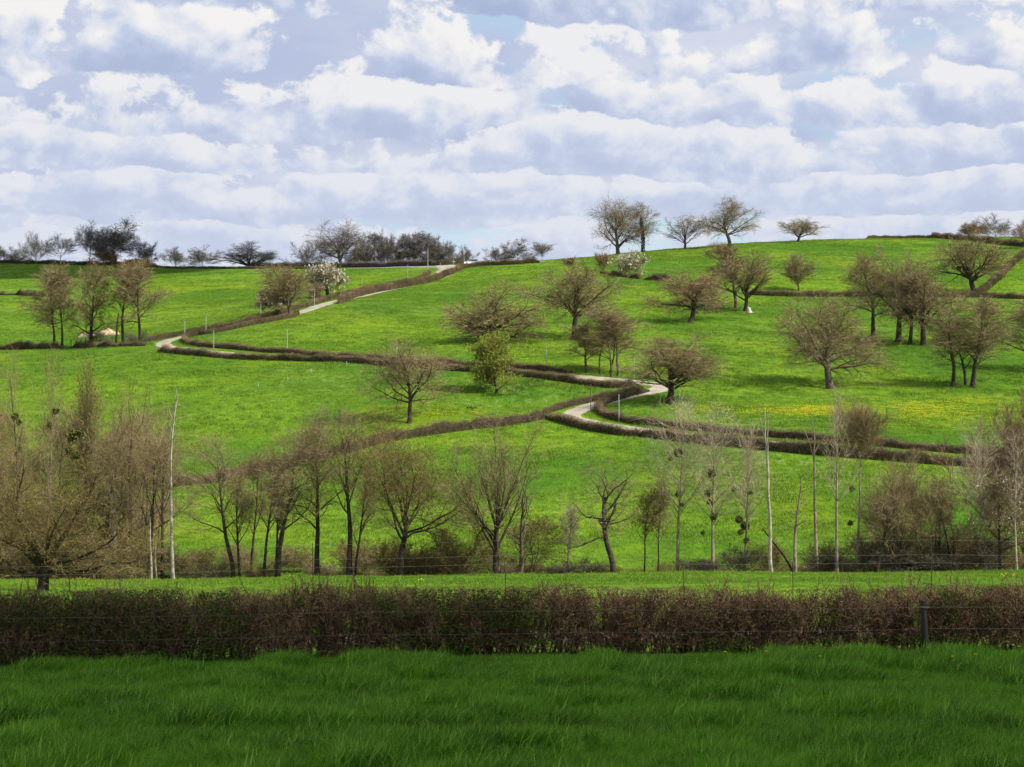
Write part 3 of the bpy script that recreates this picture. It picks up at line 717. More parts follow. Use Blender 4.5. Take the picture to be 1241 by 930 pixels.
def ball(rng, r, m, parent, at_, n=150):
    """mistletoe: a globe of fine forked shoots with paired leaves"""
    d = rng.normal(size=(n, 3)); d /= np.linalg.norm(d, axis=1, keepdims=True)
    e = d*(r*rng.uniform(.55, 1.0, n))[:, None]
    g = Geo(); g.spikes(d*0.03, e, 0.018); g.flakes(e, r*0.26, rng); g.flakes(e*0.75, r*0.24, rng)
    o = g.build('mistletoe', m, parent); o.location = at_
    TRI[0] += g.ntri()
    return o
def tree(name, label, u, Y, vb, vt, w, kind, seed, dx=0, r=None, bark='bark', tw='twig', cat='tree', group=None, twn=1.0, twr=None,
         leaf=None, nleaf=0, lsize=0.12, ivy=0, mist=(), low=None, stems=None, bare=None, lname='leaves', thick=1.0, boughs=()):
    """u, vb, vt, w, dx in photo pixels; Y metres from the look-out (None: where the foot's pixel meets the ground)"""
    p = ray(u, vb, 182.0) if Y is None else at(u, Y)
    Y = p[1]; k = ppm(Y)
    zt = (CV - vt)/F_PX*Y
    H = max(zt - p[2], 0.6); W = w/k
    r0 = (r/k) if r else max(0.012*H, 0.05)
    twr = (twr if twr else max(0.0085, 0.0000525*Y))
    lev, rng = tree_mesh(kind, H, W, r0, seed, dx/k, twr, twn, low, stems, bare, boughs)
    o = thing(name, label, cat, p, group)
    nl = len(lev); split_ = 3 if nl > 4 else (2 if nl >= 3 else 1)
    g = Geo()
    for q, (pt, rd) in enumerate(lev[:split_]):
        g.tubes(pt, rd*(thick if q else 1), (7, 5, 3, 3)[q])
    g.build('trunk', M[bark], o, smooth=True); TRI[0] += g.ntri()
    if nl > split_:
        g = Geo()
        for q, (pt, rd) in enumerate(lev[split_:]):
            if q == nl - split_ - 1: g.slivers(pt[:, 0], pt[:, -1], rd[:, 0]*1.35, rng)
            elif q == nl - split_ - 2 and Y > 250 and len(pt) > 200:
                mid = pt.shape[1]//2
                g.slivers(pt[:, 0], pt[:, mid], rd[:, 0]*1.3, rng); g.slivers(pt[:, 0], pt[:, -1], rd[:, 0]*1.3, rng)
            else: g.tubes(pt, rd, 3)
        g.build('crown', M[tw], o); TRI[0] += g.ntri()
    if leaf:
        g = Geo(); g.flakes(leaf_points(lev, nleaf, rng), lsize, rng); g.build(lname, M[leaf], o, kind='stuff'); TRI[0] += g.ntri()
    if ivy:
        g = Geo(); n = int(ivy*900)
        pt, rd = lev[0]; K = pt.shape[1]-1
        q = rng.uniform(0, K*0.9, n); i = q.astype(int); f = (q-i)[:, None]; s = rng.randint(0, len(pt), n)
        c = pt[s, i]*(1-f) + pt[s, i+1]*f
        a = rng.uniform(0, 6.28, n); rr = (rd[s, i] + 0.03*H*rng.uniform(.2, 1, n))
        g.flakes(c + np.stack([np.cos(a)*rr, np.sin(a)*rr, rng.normal(0, .2, n)], 1), 0.02*H, rng)
        g.build('ivy', M['leaf_ivy'], o, kind='stuff'); TRI[0] += g.ntri()
    for mu, mv, mr in mist:
        ball(rng, mr/k, M['leaf_mistletoe'], o, ((mu-u)/k, rng.uniform(-.3, .3), (CV - mv)/F_PX*Y - p[2]))
    return o
ORD = ('first', 'second', 'third', 'fourth', 'fifth', 'sixth', 'seventh', 'eighth', 'ninth', 'tenth')
# ---- skyline, left
G1 = 'bare trees along the skyline'
def sky_tree(name, label, u, Y, vt, w, kind, seed, **k):
    k['twn'] = .62*k.get('twn', .5); k.setdefault('twr', .000036*Y); k.setdefault('group', G1); k.setdefault('bark', 'bark'); k.setdefault('tw', 'twig_grey')
    return tree(name, label, u, Y, 0, vt, w, kind, seed, **k)
sky_tree('bare_tree', 'low pale bush tree cut by the left edge of the skyline', 2, 655, 299, 34, 'fan', 101, tw='twig_pale')
sky_tree('bare_tree', 'low pale bush tree on the skyline left of the pale domed tree', 21, 655, 303, 22, 'fan', 102, tw='twig_pale')
sky_tree('bare_tree', 'pale grey domed tree on the left skyline beside a darker one', 44, 652, 282, 38, 'fan', 103, tw='twig_pale', bark='bark_pale')
sky_tree('bare_tree', 'dark grey fan shaped tree right of the pale domed one on the left skyline', 73, 652, 284, 42, 'vase', 104)
sky_tree('bare_tree', 'tall round topped tree with long clear trunk on the left skyline', 109, 648, 270, 34, 'dome', 105, low=.55, tw='twig_dark')
sky_tree('bare_tree', 'big dense dark ivy grown tree on the left skyline', 139, 648, 269, 54, 'dome', 106, low=.30, tw='twig_dark', twn=2.2, leaf='leaf_ivy', nleaf=900, lsize=.26, lname='ivy', ivy=.6)
sky_tree('bare_tree', 'dark bushy tree leaning on the right side of the dense ivy tree', 173, 650, 291, 34, 'fan', 107, tw='twig_dark', twn=.8)
sky_tree('bare_tree', 'low brownish tree in front of the dense ivy tree on the left skyline', 128, 643, 304, 26, 'dome', 108, tw='twig_red', stems=3)
sky_tree('bare_tree', 'pale loose bush tree alone right of the left skyline clump', 213, 650, 300, 34, 'fan', 109, tw='twig_pale')
sky_tree('bare_tree', 'pale spreading bush tree second right of the left skyline clump', 245, 650, 299, 36, 'fan', 110, tw='twig_pale')
sky_tree('bare_tree', 'wide grey dome of a tree standing alone on the left skyline', 304, 640, 294, 64, 'fan', 111, twn=.8, r=2.4)
sky_tree('bare_tree', 'dark medium tree just left of the big lone tree on the skyline', 371, 625, 293, 36, 'fan', 112, tw='twig_dark')
sky_tree('bare_tree', 'small dark tree tucked under the left side of the big lone skyline tree', 393, 628, 291, 26, 'tall', 113, tw='twig_dark')
sky_tree('bare_tree', 'big lone dark tree with thick trunk standing highest above the crest road', 413, 606, 269, 58, 'oak', 114, tw='twig_dark', twn=.8, r=2.8, low=.4)
GC = 'slender dark trees of the skyline copse'
for i, (u, vt, w) in enumerate(((436, 289, 30), (453, 283, 30), (470, 284, 30), (487, 285, 30), (503, 284, 28), (516, 282, 38), (529, 289, 28))):
    sky_tree('bare_tree', ORD[i] + ' slender dark tree from the left in the dense skyline copse', u, 618 + (i*7) % 11, vt, w, 'tall' if i % 2 else 'fan', 120+i, tw='twig_dark', twn=1.1, group=GC, stems=2 if i % 3 == 0 else None, low=.12)
sky_tree('bare_tree', 'lower tree with thinner crown at the right end of the skyline copse', 546, 620, 293, 34, 'fan', 130, tw='twig_dark')
sky_tree('bare_tree', 'last and lowest pale twigged tree of the copse left of the white car', 563, 620, 299, 24, 'fan', 131)
sky_tree('bare_tree', 'low dark tree just right of the white car on the brow', 603, 618, 300, 30, 'fan', 132, tw='twig_dark')
sky_tree('bare_tree', 'broad dark bush tree in the middle of the clump right of the white car', 628, 618, 291, 46, 'fan', 133, tw='twig_dark', twn=.6)
sky_tree('bare_tree', 'small thin tree at the right end of the clump right of the white car', 657, 612, 294, 22, 'vase', 134)
# ---- skyline, right
sky_tree('bare_tree', 'tall wide rounded tree on the brow with ivy trunked neighbour to its right', 749, 603, 241, 58, 'oak', 140, twn=1.0, r=2.6, tw='twig', low=.2)
sky_tree('bare_tree', 'tall narrow tree with ivy covered trunk on the brow', 779, 604, 246, 34, 'tall', 141, ivy=.7, tw='twig', twn=.6)
sky_tree('bare_tree', 'thin open V shaped tree standing alone on the brow', 830, 606, 261, 44, 'vase', 142, twn=.45, r=1.7, low=.35)
sky_tree('bare_tree', 'large round oak on the brow with a higher right shoulder', 885, 606, 241, 66, 'oak', 143, twn=.9, r=2.6, tw='twig', dx=3)
sky_tree('bare_tree', 'small flat topped tree standing alone highest on the green brow', 967, 614, 265, 44, 'dome', 144, low=.5, twn=.6, r=2.0, tw='twig')
sky_tree('bare_tree', 'grey domed tree behind the thick hedge on the right skyline', 1207, 690, 261, 46, 'fan', 145)
sky_tree('bare_tree', 'small brown tree left of the grey domed one behind the right skyline hedge', 1180, 685, 269, 30, 'dome', 146, tw='twig_red', stems=3)
sky_tree('bare_tree', 'brown tree at the right edge beside the end of the skyline hedge', 1238, 590, 267, 34, 'dome', 147, tw='twig_red')
# ---- upper left field and climbing lane
G2 = 'trees in the fields and along the lane'
def field_tree(name, label, u, vb, vt, w, kind, seed, **k):
    k['twn'] = .85*k.get('twn', .75); k.setdefault('group', G2); k.setdefault('Y', None)
    Y = k.pop('Y')
    return tree(name, label, u, Y, vb, vt, w, kind, seed, **k)
field_tree('bare_tree', 'twin trunked tree at the left end of the row of four tall trees', 70, 421, 322, 54, 'tall', 201, stems=2, r=3.0, bark='bark_dark', low=.3)
field_tree('bare_tree', 'straight dark tree second from the left in the row of four', 110, 420.5, 320, 46, 'tall', 202, r=2.8, bark='bark_dark', low=.18)
field_tree('bare_tree', 'slim forked tree third from the left in the row of four', 150, 418.5, 316, 44, 'slim', 203, r=2.2, dx=-4, low=.45, bark='bark_dark')
field_tree('bare_tree', 'clean trunked tree at the right end of the row of four', 170, 418, 316, 56, 'tall', 204, r=2.4, low=.34, bark='bark_dark')
field_tree('stump', 'short broken ivy covered trunk leaning between the four tall trees', 141, 416.5, 376, 6, 'snag', 205, r=1.8, bark='bark_dark', cat='tree stump', dx=2)
field_tree('blossom_tree', 'small tree with pinkish white blossom left of the lane side oak', 326, 380.5, 351, 27, 'dome', 206, leaf='blossom_pink', nleaf=420, lsize=.26, lname='blossom', bark='bark_dark', low=.35)
field_tree('bare_tree', 'round brown oak beside the climbing lane between two blossom trees', 351, 382.5, 321, 58, 'dome', 207, r=2.3, twn=.9)
field_tree('blossom_tree', 'cream blossoming tree with ivy dark trunk beside the climbing lane', 397, 361.5, 320, 38, 'dome', 208, leaf='blossom', nleaf=1500, lsize=.30, lname='blossom', ivy=1.1, low=.3)
field_tree('blossom_shrub', 'pink budding shrub between the lane side oak and cream blossom tree', 381, 366, 343, 18, 'bush', 209, leaf='blossom_pink', nleaf=160, lsize=.22, lname='blossom', cat='shrub', twn=.5)
# ---- centre slope
field_tree('oak_tree', 'low wide spreading oak with branches sweeping to the ground mid slope', 601, 416, 346, 108, 'spread', 221, r=4.2, bark='bark_dark', low=.15, twn=.9, boughs=((.7,-1,-.1,.16,.55,.35),(.75,1,-.2,.14,.55,.35)))
field_tree('oak_tree', 'big oak with thick bare trunk at the centre of the slope', 696, 411, 318, 100, 'oak', 222, r=4.0, bark='bark_dark', low=.6, twn=.9)
field_tree('bare_tree', 'left slim trunk of the thicket standing above the upper lane', 710, 452.5, 392, 34, 'slim', 223, r=2.0, low=.3, dx=-2)
field_tree('bare_tree', 'tall forked tree in the thicket standing above the upper lane', 737, 455, 370, 68, 'slim', 224, r=2.4, stems=3, low=.25, twn=.9)
field_tree('bare_tree', 'right straight trunk of the thicket standing above the upper lane', 749, 457, 377, 40, 'slim', 225, r=2.0, low=.35)
field_tree('young_tree', 'yellow green tree just in leaf standing on the meadow below the lane', 602, 476, 407, 42, 'tall', 226, leaf='leaf_young', nleaf=7000, lsize=.17, low=.06, twn=.5, r=1.8)
field_tree('oak_tree', 'dense round oak standing where the lane turns back on itself', 811, 489, 408, 104, 'oak', 227, r=5.0, bark='bark_dark', low=.50, twn=1.1)
field_tree('bare_tree', 'tall open oak rising behind the olive stream side tree', 496, 513, 413, 96, 'oak', 228, r=3.2, bark='bark_dark', low=.62, twn=.6)
# ---- right slope
field_tree('oak_tree', 'reddish leaning oak with flat left side on the right slope', 836, 392, 330, 88, 'oak', 231, r=3.6, tw='twig_red', bark='bark_dark', dx=4, low=.6)
field_tree('bare_tree', 'narrow tree behind the reddish leaning oak', 892, 373.5, 294, 52, 'tall', 232, r=2.4, dx=-14, low=.25)
field_tree('bare_tree', 'fan shaped tree with a pale stump at its foot', 903, 377.5, 307, 66, 'vase', 233, r=2.8, bark='bark_dark', low=.4, dx=3)
field_tree('bare_tree', 'small thin tree standing alone against the upper right field', 968, 353, 308, 36, 'dome', 234, r=1.6, twn=.5, low=.4)
field_tree('oak_tree', 'leftmost oak of the dense group of four on the right slope', 1058, 411, 308, 66, 'tall', 235, r=3.2, low=.34, bark='bark_dark')
field_tree('oak_tree', 'thickest and tallest oak of the dense group of four', 1089, 415, 303, 74, 'oak', 236, r=4.2, low=.55, bark='bark_dark')
field_tree('oak_tree', 'slim trunk squeezed between the two thick oaks of the group', 1103, 418, 330, 40, 'tall', 237, r=3.0, low=.4, bark='bark_dark')
field_tree('oak_tree', 'rightmost oak of the dense group with boughs reaching right', 1119, 419, 322, 84, 'oak', 238, r=4.0, low=.5, bark='bark_dark', dx=6)
field_tree('oak_tree', 'big lone oak above the level hedge near the right edge', 1180, 356, 281, 92, 'oak', 239, r=4.0, low=.45, bark='bark_dark')
field_tree('oak_tree', 'large round oak alone on the near right slope casting a long shadow', 1006, 471, 357, 116, 'oak', 240, r=5.2, low=.34, twn=1.1, boughs=((.62,-1,-.1,.30,.42,.35),(.66,1,-.1,.34,.42,.35)))
field_tree('bare_tree', 'left trunk of the close pair of trees on the right slope', 1164, 469, 364, 72, 'slim', 241, r=4.0, stems=2, low=.3, dx=-6, bark='bark_dark', twn=1.1)
field_tree('bare_tree', 'right trunk of the close pair of trees on the right slope', 1179, 470, 359, 66, 'tall', 242, r=3.6, low=.3, dx=16, bark='bark_dark')
field_tree('bare_tree', 'low branched tree cut off by the right edge of the slope', 1250, 447, 366, 76, 'tall', 243, r=3.4, low=.2)
field_tree('blossom_shrub', 'white blossoming bush on the grassy bank under the brow', 764, 334.5, 305, 34, 'bush', 244, leaf='blossom', nleaf=700, lsize=.32, lname='blossom', cat='shrub', twn=.5)
field_tree('shrub', 'small brown shrub left of the white blossoming bush', 731, 328, 306, 18, 'bush', 245, tw='twig_red', cat='shrub', twn=.4)
field_tree('shrub', 'small brown shrub on the bank over the crown of the centre oak', 690, 322, 312, 14, 'bush', 246, tw='twig_red', cat='shrub', twn=.4)
# ---- stream line, left thicket
G3 = 'trees along the stream'
def st(name, label, u, Y, vt, w, kind, seed, **k):
    k.setdefault('bark', 'bark_dark'); k.setdefault('tw', 'twig'); k['r'] = .78*k.get('r', 4); k.setdefault('group', G3); k.setdefault('twn', .60); k.setdefault('twr', .0075)
    return tree(name, label, u, Y, 0, vt, w, kind, seed, **k)
st('willow_tree', 'huge olive budded willow with sprawling dark boughs at the left', 52, 106, 540, 236, 'willow', 301, r=10, bark='bark_dark', tw='twig_olive', leaf='leaf_bud', nleaf=9000, lsize=.045, dx=-4, twn=.7, twr=.0055, boughs=((.9,-.75,.1,.75,.80,.55),(.95,.50,-.1,.90,.78,.60),(.8,1,-.25,.06,.85,.42),(.85,.9,-.35,.32,.75,.42),(.8,-1,-.2,.10,.75,.42)), lname='buds')
st('poplar_tree', 'thin tall poplar with mistletoe near the left edge', 21, 172, 418, 44, 'poplar', 302, r=3, bark='bark', mist=((18, 505, 5), (23, 512, 4), (24, 545, 4)))
st('poplar_tree', 'tall pale twin topped poplar left of the ivy ball', 58, 174, 424, 42, 'poplar', 303, stems=2, r=3, bark='bark_pale', tw='twig', mist=((68, 498, 5), (60, 516, 4)))
st('poplar_tree', 'slender yellowish topped poplar between the pale twin poplar and curved tree', 104, 178, 437, 36, 'poplar_full', 304, r=2, tw='twig_olive', leaf='leaf_bud', nleaf=900, lsize=.10, lname='buds', twn=.6)
st('bare_tree', 'broad crowned tree with mistletoe clumps over the left willow', 92, 176, 470, 96, 'tall', 305, r=4, mist=((88, 528, 9), (98, 526, 6), (84, 547, 5), (90, 553, 6)), low=.3)
st('bare_tree', 'crooked tree with a heavy branch swept left in the left thicket', 125, 172, 478, 100, 'gnarled', 306, r=5, low=.45, twn=1.0, dx=8, bark='bark_dark')
st('bare_tree', 'bare tree with curled dark topmost branches above the thicket', 160, 178, 455, 74, 'gnarled', 307, r=4, low=.5, twn=.8, bark='bark_dark')
st('bare_tree', 'pale barked leaning tree in the left thicket', 136, 170, 520, 46, 'slim', 308, r=4.5, bark='bark_pale', dx=12)
st('bare_tree', 'dark slanting tree just left of the white dead trunk', 180, 169, 515, 66, 'slim', 309, r=4, bark='bark_dark', dx=14)
st('bare_tree', 'dark upright tree touching the white dead trunk on its left', 197, 172, 490, 60, 'slim', 310, r=4, bark='bark_dark', dx=-4)
GT = 'brown trees massed in the left thicket'
THK = ('brown twiggy tree half cut by the left edge behind the willow', 'twiggy brown tree behind the left bough of the willow', 'many stemmed brown tree straight behind the willow trunk',
       'brown twiggy tree right behind the willow under the pale twin poplar', 'many stemmed brown tree behind the right bough of the willow', 'brown twiggy tree between the crooked tree and the pale leaning one',
       'reddish many stemmed tree below the curled topmost branches', 'taller brown tree at the extreme left edge of the thicket', 'many stemmed brown tree close behind the short white broken trunk')
for i, (u, vt, w, kd) in enumerate(((-14, 470, 80, 'tall'), (8, 500, 70, 'tall'), (38, 495, 80, 'stems'), (72, 505, 80, 'tall'), (110, 508, 80, 'stems'), (146, 500, 76, 'tall'), (168, 505, 66, 'stems'), (-30, 440, 80, 'tall'), (185, 520, 52, 'stems'))):
    st('bare_tree', THK[i], u, 176 + (i*37) % 13, vt, w, kd, 320+i, r=3, group=GT, twn=1.1, low=.16, tw='twig_red' if i % 3 == 1 else 'twig_tan', leaf='leaf_bud' if i % 2 else None, nleaf=900, lsize=.09, lname='buds')
st('dead_tree', 'tall bone white dead trunk with stubby arms at its top', 210, 166, 466, 34, 'snag', 331, r=3.3, low=.72, bark='dead_wood')
st('dead_tree', 'short white broken trunk in the thicket left of the tall dead trunk', 183, 164, 627, 8, 'snag', 332, r=2.6, bark='dead_wood')
st('dead_tree', 'thin pale stub in front of the thicket beside the short white trunk', 190, 165, 652, 10, 'snag', 333, r=1.8, bark='bark_pale')
# ---- stream line, centre
st('bare_tree', 'strongly leaning dark tree right of the tall white trunk', 283, 167, 525, 84, 'slim', 341, r=4.5, dx=-36, low=.4)
st('bare_tree', 'slim upright tree right of the strongly leaning dark one', 291, 172, 560, 34, 'slim', 342, r=3, twn=.6)
st('bare_tree', 'thin forked tree in the middle of the leaning saplings', 303, 174, 545, 40, 'slim', 343, r=2.8, dx=8, twn=.6)
st('bare_tree', 'thin tree bending right beyond the leaning saplings', 318, 168, 530, 48, 'slim', 344, r=3.2, dx=20)
st('bare_tree', 'bare pole like trunk left of the thick right leaning tree', 334, 168, 560, 20, 'slim', 345, r=3, twn=.4, dx=2)
st('bare_tree', 'thick trunk leaning far right with crown beside the upright tree', 336, 166, 528, 76, 'slim', 346, r=5, dx=42, low=.45)
st('bare_tree', 'upright tree with rounded crown right of the right leaning trunk', 384, 167, 496, 84, 'tall', 347, r=5.2, low=.38)
st('bare_tree', 'tall straight tree with narrow fan crown left of the olive tree', 424, 166, 494, 66, 'slim', 348, r=5.4, dx=-6, low=.45)
st('bare_tree', 'thin stem slanting right from the foot of the narrow fan tree', 429, 170, 560, 34, 'slim', 349, r=3, dx=24, twn=.6)
st('bare_tree', 'big spreading tree with olive haze of buds on a leaning trunk', 485, 165, 504, 130, 'oak', 350, r=6.0, tw='twig_olive', leaf='leaf_bud', nleaf=4500, lsize=.07, lname='buds', low=.6, dx=6, bark='bark_dark', twn=1.0)
st('bare_tree', 'vase shaped tree with long ascending branches and root mound', 600, 165, 507, 104, 'vase', 351, boughs=((.75,-1,-.1,.35,.22,.3),), r=6.0, low=.42, twn=1.0)
st('dead_tree', 'dead snag with bleached broken branches beside the vase shaped tree', 631, 164, 570, 44, 'gnarled', 352, r=4.2, bark='bark', bare=2, low=.3, dx=4)
st('young_tree', 'small greenish budding tree at the foot of the dead snag', 640, 170, 628, 64, 'stems', 353, r=2.2, leaf='leaf_bud', nleaf=1300, lsize=.09, lname='buds', tw='twig_olive', dx=12)
st('dead_tree', 'small thin dead tree with two bare tips in the middle gap', 689, 170, 612, 22, 'slim', 354, r=2.4, bark='bark_pale', tw='twig_pale', twn=.4)
st('oak_tree', 'gnarled stag headed oak with twisted dark boughs standing alone', 743, 164, 553, 88, 'gnarled', 355, r=5.6, bark='bark_dark', tw='twig', twn=1.2, thick=1.2)
st('young_tree', 'slender sapling with yellow buds right of the gnarled oak', 781, 172, 590, 34, 'slim', 356, r=1.8, leaf='leaf_bud', nleaf=500, lsize=.08, lname='buds', dx=8, tw='twig_olive', twn=.6)
st('young_tree', 'faint thin sapling between yellow budded sapling and first tall poplar', 798, 174, 570, 30, 'slim', 357, r=1.8, twn=.6, tw='twig')
# ---- stream line, right: poplars and snags
st('poplar_tree', 'pale twigged poplar with one round nest like mistletoe high up', 821, 168, 474, 74, 'poplar_full', 361, r=3.2, tw='twig_pale', bark='bark_pale', twn=.6, mist=((822, 549, 6), (812, 556, 3), (821, 600, 3), (826, 612, 3)))
st('poplar_tree', 'poplar with a big mistletoe ball halfway up its trunk', 864, 167, 486, 72, 'poplar_full', 362, r=3.6, tw='twig_pale', bark='bark_pale', twn=.6, mist=((862, 574, 6), (858, 598, 5), (860, 609, 4), (865, 626, 5), (852, 646, 3)))
st('poplar_tree', 'slender poplar hung with many mistletoe clumps low on its trunk', 902, 168, 508, 48, 'poplar_full', 363, r=2.6, tw='twig_pale', bark='bark_pale', twn=.6, mist=((896, 630, 5), (903, 638, 6), (897, 645, 4), (889, 593, 3), (909, 597, 3), (904, 655, 4)))
st('dead_tree', 'straight barkless dead trunk leaning left with a bare tip', 935, 164, 505, 22, 'fork', 364, r=3.3, bark='dead_wood', dx=-14, bare=2)
st('dead_tree', 'broken off dead trunk with flat top and side twigs', 963, 166, 570, 40, 'snag', 365, r=3.4, bark='bark_pale', bare=2)
st('dead_tree', 'bleached dead trunk forking into two bare prongs', 990, 167, 503, 22, 'fork', 366, r=3.0, bark='bark_pale', bare=2, dx=-3)
st('poplar_tree', 'tallest pale poplar with fine whitish top', 1014, 166, 460, 44, 'poplar', 367, r=3.2, tw='twig_pale', bark='bark_pale', dx=2)
st('poplar_tree', 'poplar with ball shaped head and one black mistletoe on its left', 1038, 168, 485, 54, 'poplar_full', 368, r=3.0, tw='twig', bark='bark_pale', dx=6, mist=((1033, 593, 4), (1030, 634, 4)), low=.80, twn=2.5)
st('bare_tree', 'bushy brown tree with rounded crown right of the ball headed poplar', 1085, 169, 556, 84, 'dome', 369, r=5, stems=2, twn=1.0, low=.3)
st('bare_tree', 'dark trunk leaning left from the feet of the bushy brown tree', 1062, 166, 600, 44, 'slim', 370, r=4.4, dx=20, bark='bark_dark')
st('dead_tree', 'dark fallen leaning trunk propped behind the barkless dead trunk', 962, 170, 640, 50, 'snag', 371, r=2.4, dx=-42, bark='bark_dark', bare=1)
st('bare_tree', 'dense twiggy tree left of the thin whitish poplar', 1122, 171, 590, 60, 'stems', 372, r=3, twn=1.1, low=.15)
st('bare_tree', 'low twiggy tree directly left of the thin whitish poplar', 1148, 172, 600, 56, 'stems', 373, r=3, twn=1.1, low=.15)
st('poplar_tree', 'thin whitish poplar left of the white blossoming stream tree', 1189, 169, 506, 60, 'poplar_full', 374, r=2.3, tw='twig_pale', bark='dead_wood')
st('blossom_tree', 'dark tree dusted with white blossom near the right end of the stream', 1212, 168, 573, 66, 'tall', 375, r=3.6, leaf='blossom', nleaf=420, lsize=.11, lname='blossom', bark='bark_dark', twn=1.0, low=.25)
st('poplar_tree', 'white trunked poplar at the right edge in front of the brown crown', 1232, 166, 520, 40, 'poplar', 376, r=2.2, tw='twig_pale', bark='dead_wood')
st('bare_tree', 'large brown domed tree cut by the right edge of the stream line', 1240, 176, 470, 140, 'dome', 377, r=5, tw='twig_red', twn=2.4, twr=.011, low=.2)
st('bare_tree', 'slim bare tree between the bushy brown tree and whitish poplar', 1136, 168, 578, 36, 'slim', 378, r=2.6, twn=.6, low=.3)

# ------------------------------------------------------------------ brushwood at the feet of the stream trees
def shrub_proto(seed, H, W, leafy):
    lev, rng = tree_mesh('bush', H, W, 0.03, seed, 0, 0.008, .6)
    g = Geo()
    for q, (pt, rd) in enumerate(lev[:2]): g.tubes(pt, rd, 3)
    ms = new_mesh('stems', np.concatenate(g.V), np.concatenate(g.Q)); ms.materials.append(M['bark'])
    g2 = Geo()
    g2.tubes(lev[2][0], lev[2][1], 3); g2.slivers(lev[3][0][:, 0], lev[3][0][:, 1], lev[3][1][:, 0]*1.3, rng)
    mt = new_mesh('twigs', np.concatenate(g2.V), np.concatenate(g2.Q), np.concatenate(g2.T))
    g3 = Geo(); g3.flakes(leaf_points(lev, leafy, rng, 2), .06, rng)
    ml = new_mesh('leaves', np.concatenate(g3.V), np.concatenate(g3.Q))
    TRI[0] += g.ntri() + g2.ntri() + g3.ntri()
    return ms, mt, ml
PROTO = [shrub_proto(900+i, 2.4, 3.0, (500, 200, 900, 350)[i]) for i in range(4)]
def shrub(u, Y, hpx, wpx, i, m_tw, m_lf, label, group, leaves=True):
    p = at(u, Y); k = ppm(Y)
    o = thing('shrub', label, 'shrub', p, group, rz=(i*2.1) % 6.28)
    sx = wpx/k/3.0; sz = hpx/k/2.4
    o.scale = (sx, sx, sz)
    ms, mt, ml = PROTO[i % 4]
    for nm, me, m in (('stems', ms, None), ('twigs', mt, m_tw), ('leaves', ml, m_lf)):
        if nm == 'leaves' and not leaves: continue
        c = bpy.data.objects.new(nm, me); C.objects.link(c); c.parent = o
        if m is not None:
            if not me.materials: me.materials.append(None)
            c.material_slots[0].link = 'OBJECT'; c.material_slots[0].material = M[m]
        if nm != 'stems': c['kind'] = 'stuff'
    return o
rs = np.random.RandomState(42)
GB = 'brushwood along the stream'
seen_ = set()
NB = [(-30, 'the extreme left edge'), (21, 'the thin poplar with mistletoe'), (58, 'the pale twin topped poplar'), (92, 'the mistletoe hung tree over the willow'), (125, 'the crooked tree'), (140, 'the pale leaning tree'),
      (160, 'the curled topped tree'), (183, 'the short white trunk'), (210, 'the tall white dead trunk'), (258, 'the small whitish flowering bush'), (283, 'the strongly leaning tree'), (303, 'the thin forked tree'),
      (318, 'the thin tree bending right'), (336, 'the thick right leaning trunk'), (384, 'the upright round crowned tree'), (424, 'the narrow fan crowned tree'), (455, 'the gap beside the olive tree'), (485, 'the olive tree'), (524, 'the gap right of the olive tree'),
      (560, 'the tall olive brown bush'), (600, 'the vase shaped tree'), (631, 'the bleached snag'), (660, 'the greenish budding tree'), (689, 'the small thin dead tree'), (715, 'the bramble beside the gnarled oak'), (743, 'the gnarled oak'), (770, 'the gap after the gnarled oak'), (781, 'the yellow budded sapling'),
      (798, 'the faint thin sapling'), (821, 'the first tall poplar'), (842, 'the bramble bank'), (864, 'the big mistletoe poplar'), (902, 'the mistletoe hung slender poplar'), (935, 'the barkless dead trunk'), (963, 'the flat topped dead trunk'), (990, 'the two pronged dead trunk'),
      (1014, 'the tallest pale poplar'), (1038, 'the ball headed poplar'), (1062, 'the dark leaning trunk'), (1085, 'the bushy brown tree'), (1122, 'the dense twiggy tree'), (1136, 'the slim bare tree'), (1148, 'the low twiggy tree'), (1170, 'the gap before the whitish poplar'), (1189, 'the thin whitish poplar'), (1212, 'the white dusted tree'),
      (1232, 'the white trunked edge poplar'), (1246, 'the brown domed edge tree'), (1270, 'the extreme right edge')]
i = 0
for u in np.arange(-30, 1280, 17.5):
    uu = u + rs.uniform(-6, 6)
    if 640 < uu < 1000:  h = rs.uniform(10, 26)
    elif uu > 1040: h = rs.uniform(22, 58)
    elif uu < 205: h = rs.uniform(35, 90)
    else: h = rs.uniform(12, 44)
    tw = ('twig', 'twig_olive', 'twig', 'twig_olive')[rs.randint(4)]
    lf = ('leaf_bud', 'leaf_hedge', 'leaf_bud')[rs.randint(3)]
    lv_ = rs.rand() < .6
    nu, nd = min(NB, key=lambda q: abs(q[0] - uu))
    word = ('low', 'knee high', 'waist high', 'tall')[0 if h < 18 else 1 if h < 30 else 2 if h < 48 else 3]
    lab = '%s %s shrub %s %s' % (word, {'twig': 'brown', 'twig_olive': 'olive'}[tw] + (' budding' if lv_ else ' leafless'), 'left of' if uu < nu - 2 else 'right of' if uu > nu + 2 else 'behind', nd)
    shrub(uu, rs.uniform(168, 182), h, h*rs.uniform(.8, 1.3) + 8, i, tw, lf, lab, GB, leaves=lv_); seen_.add(lab)
    i += 1
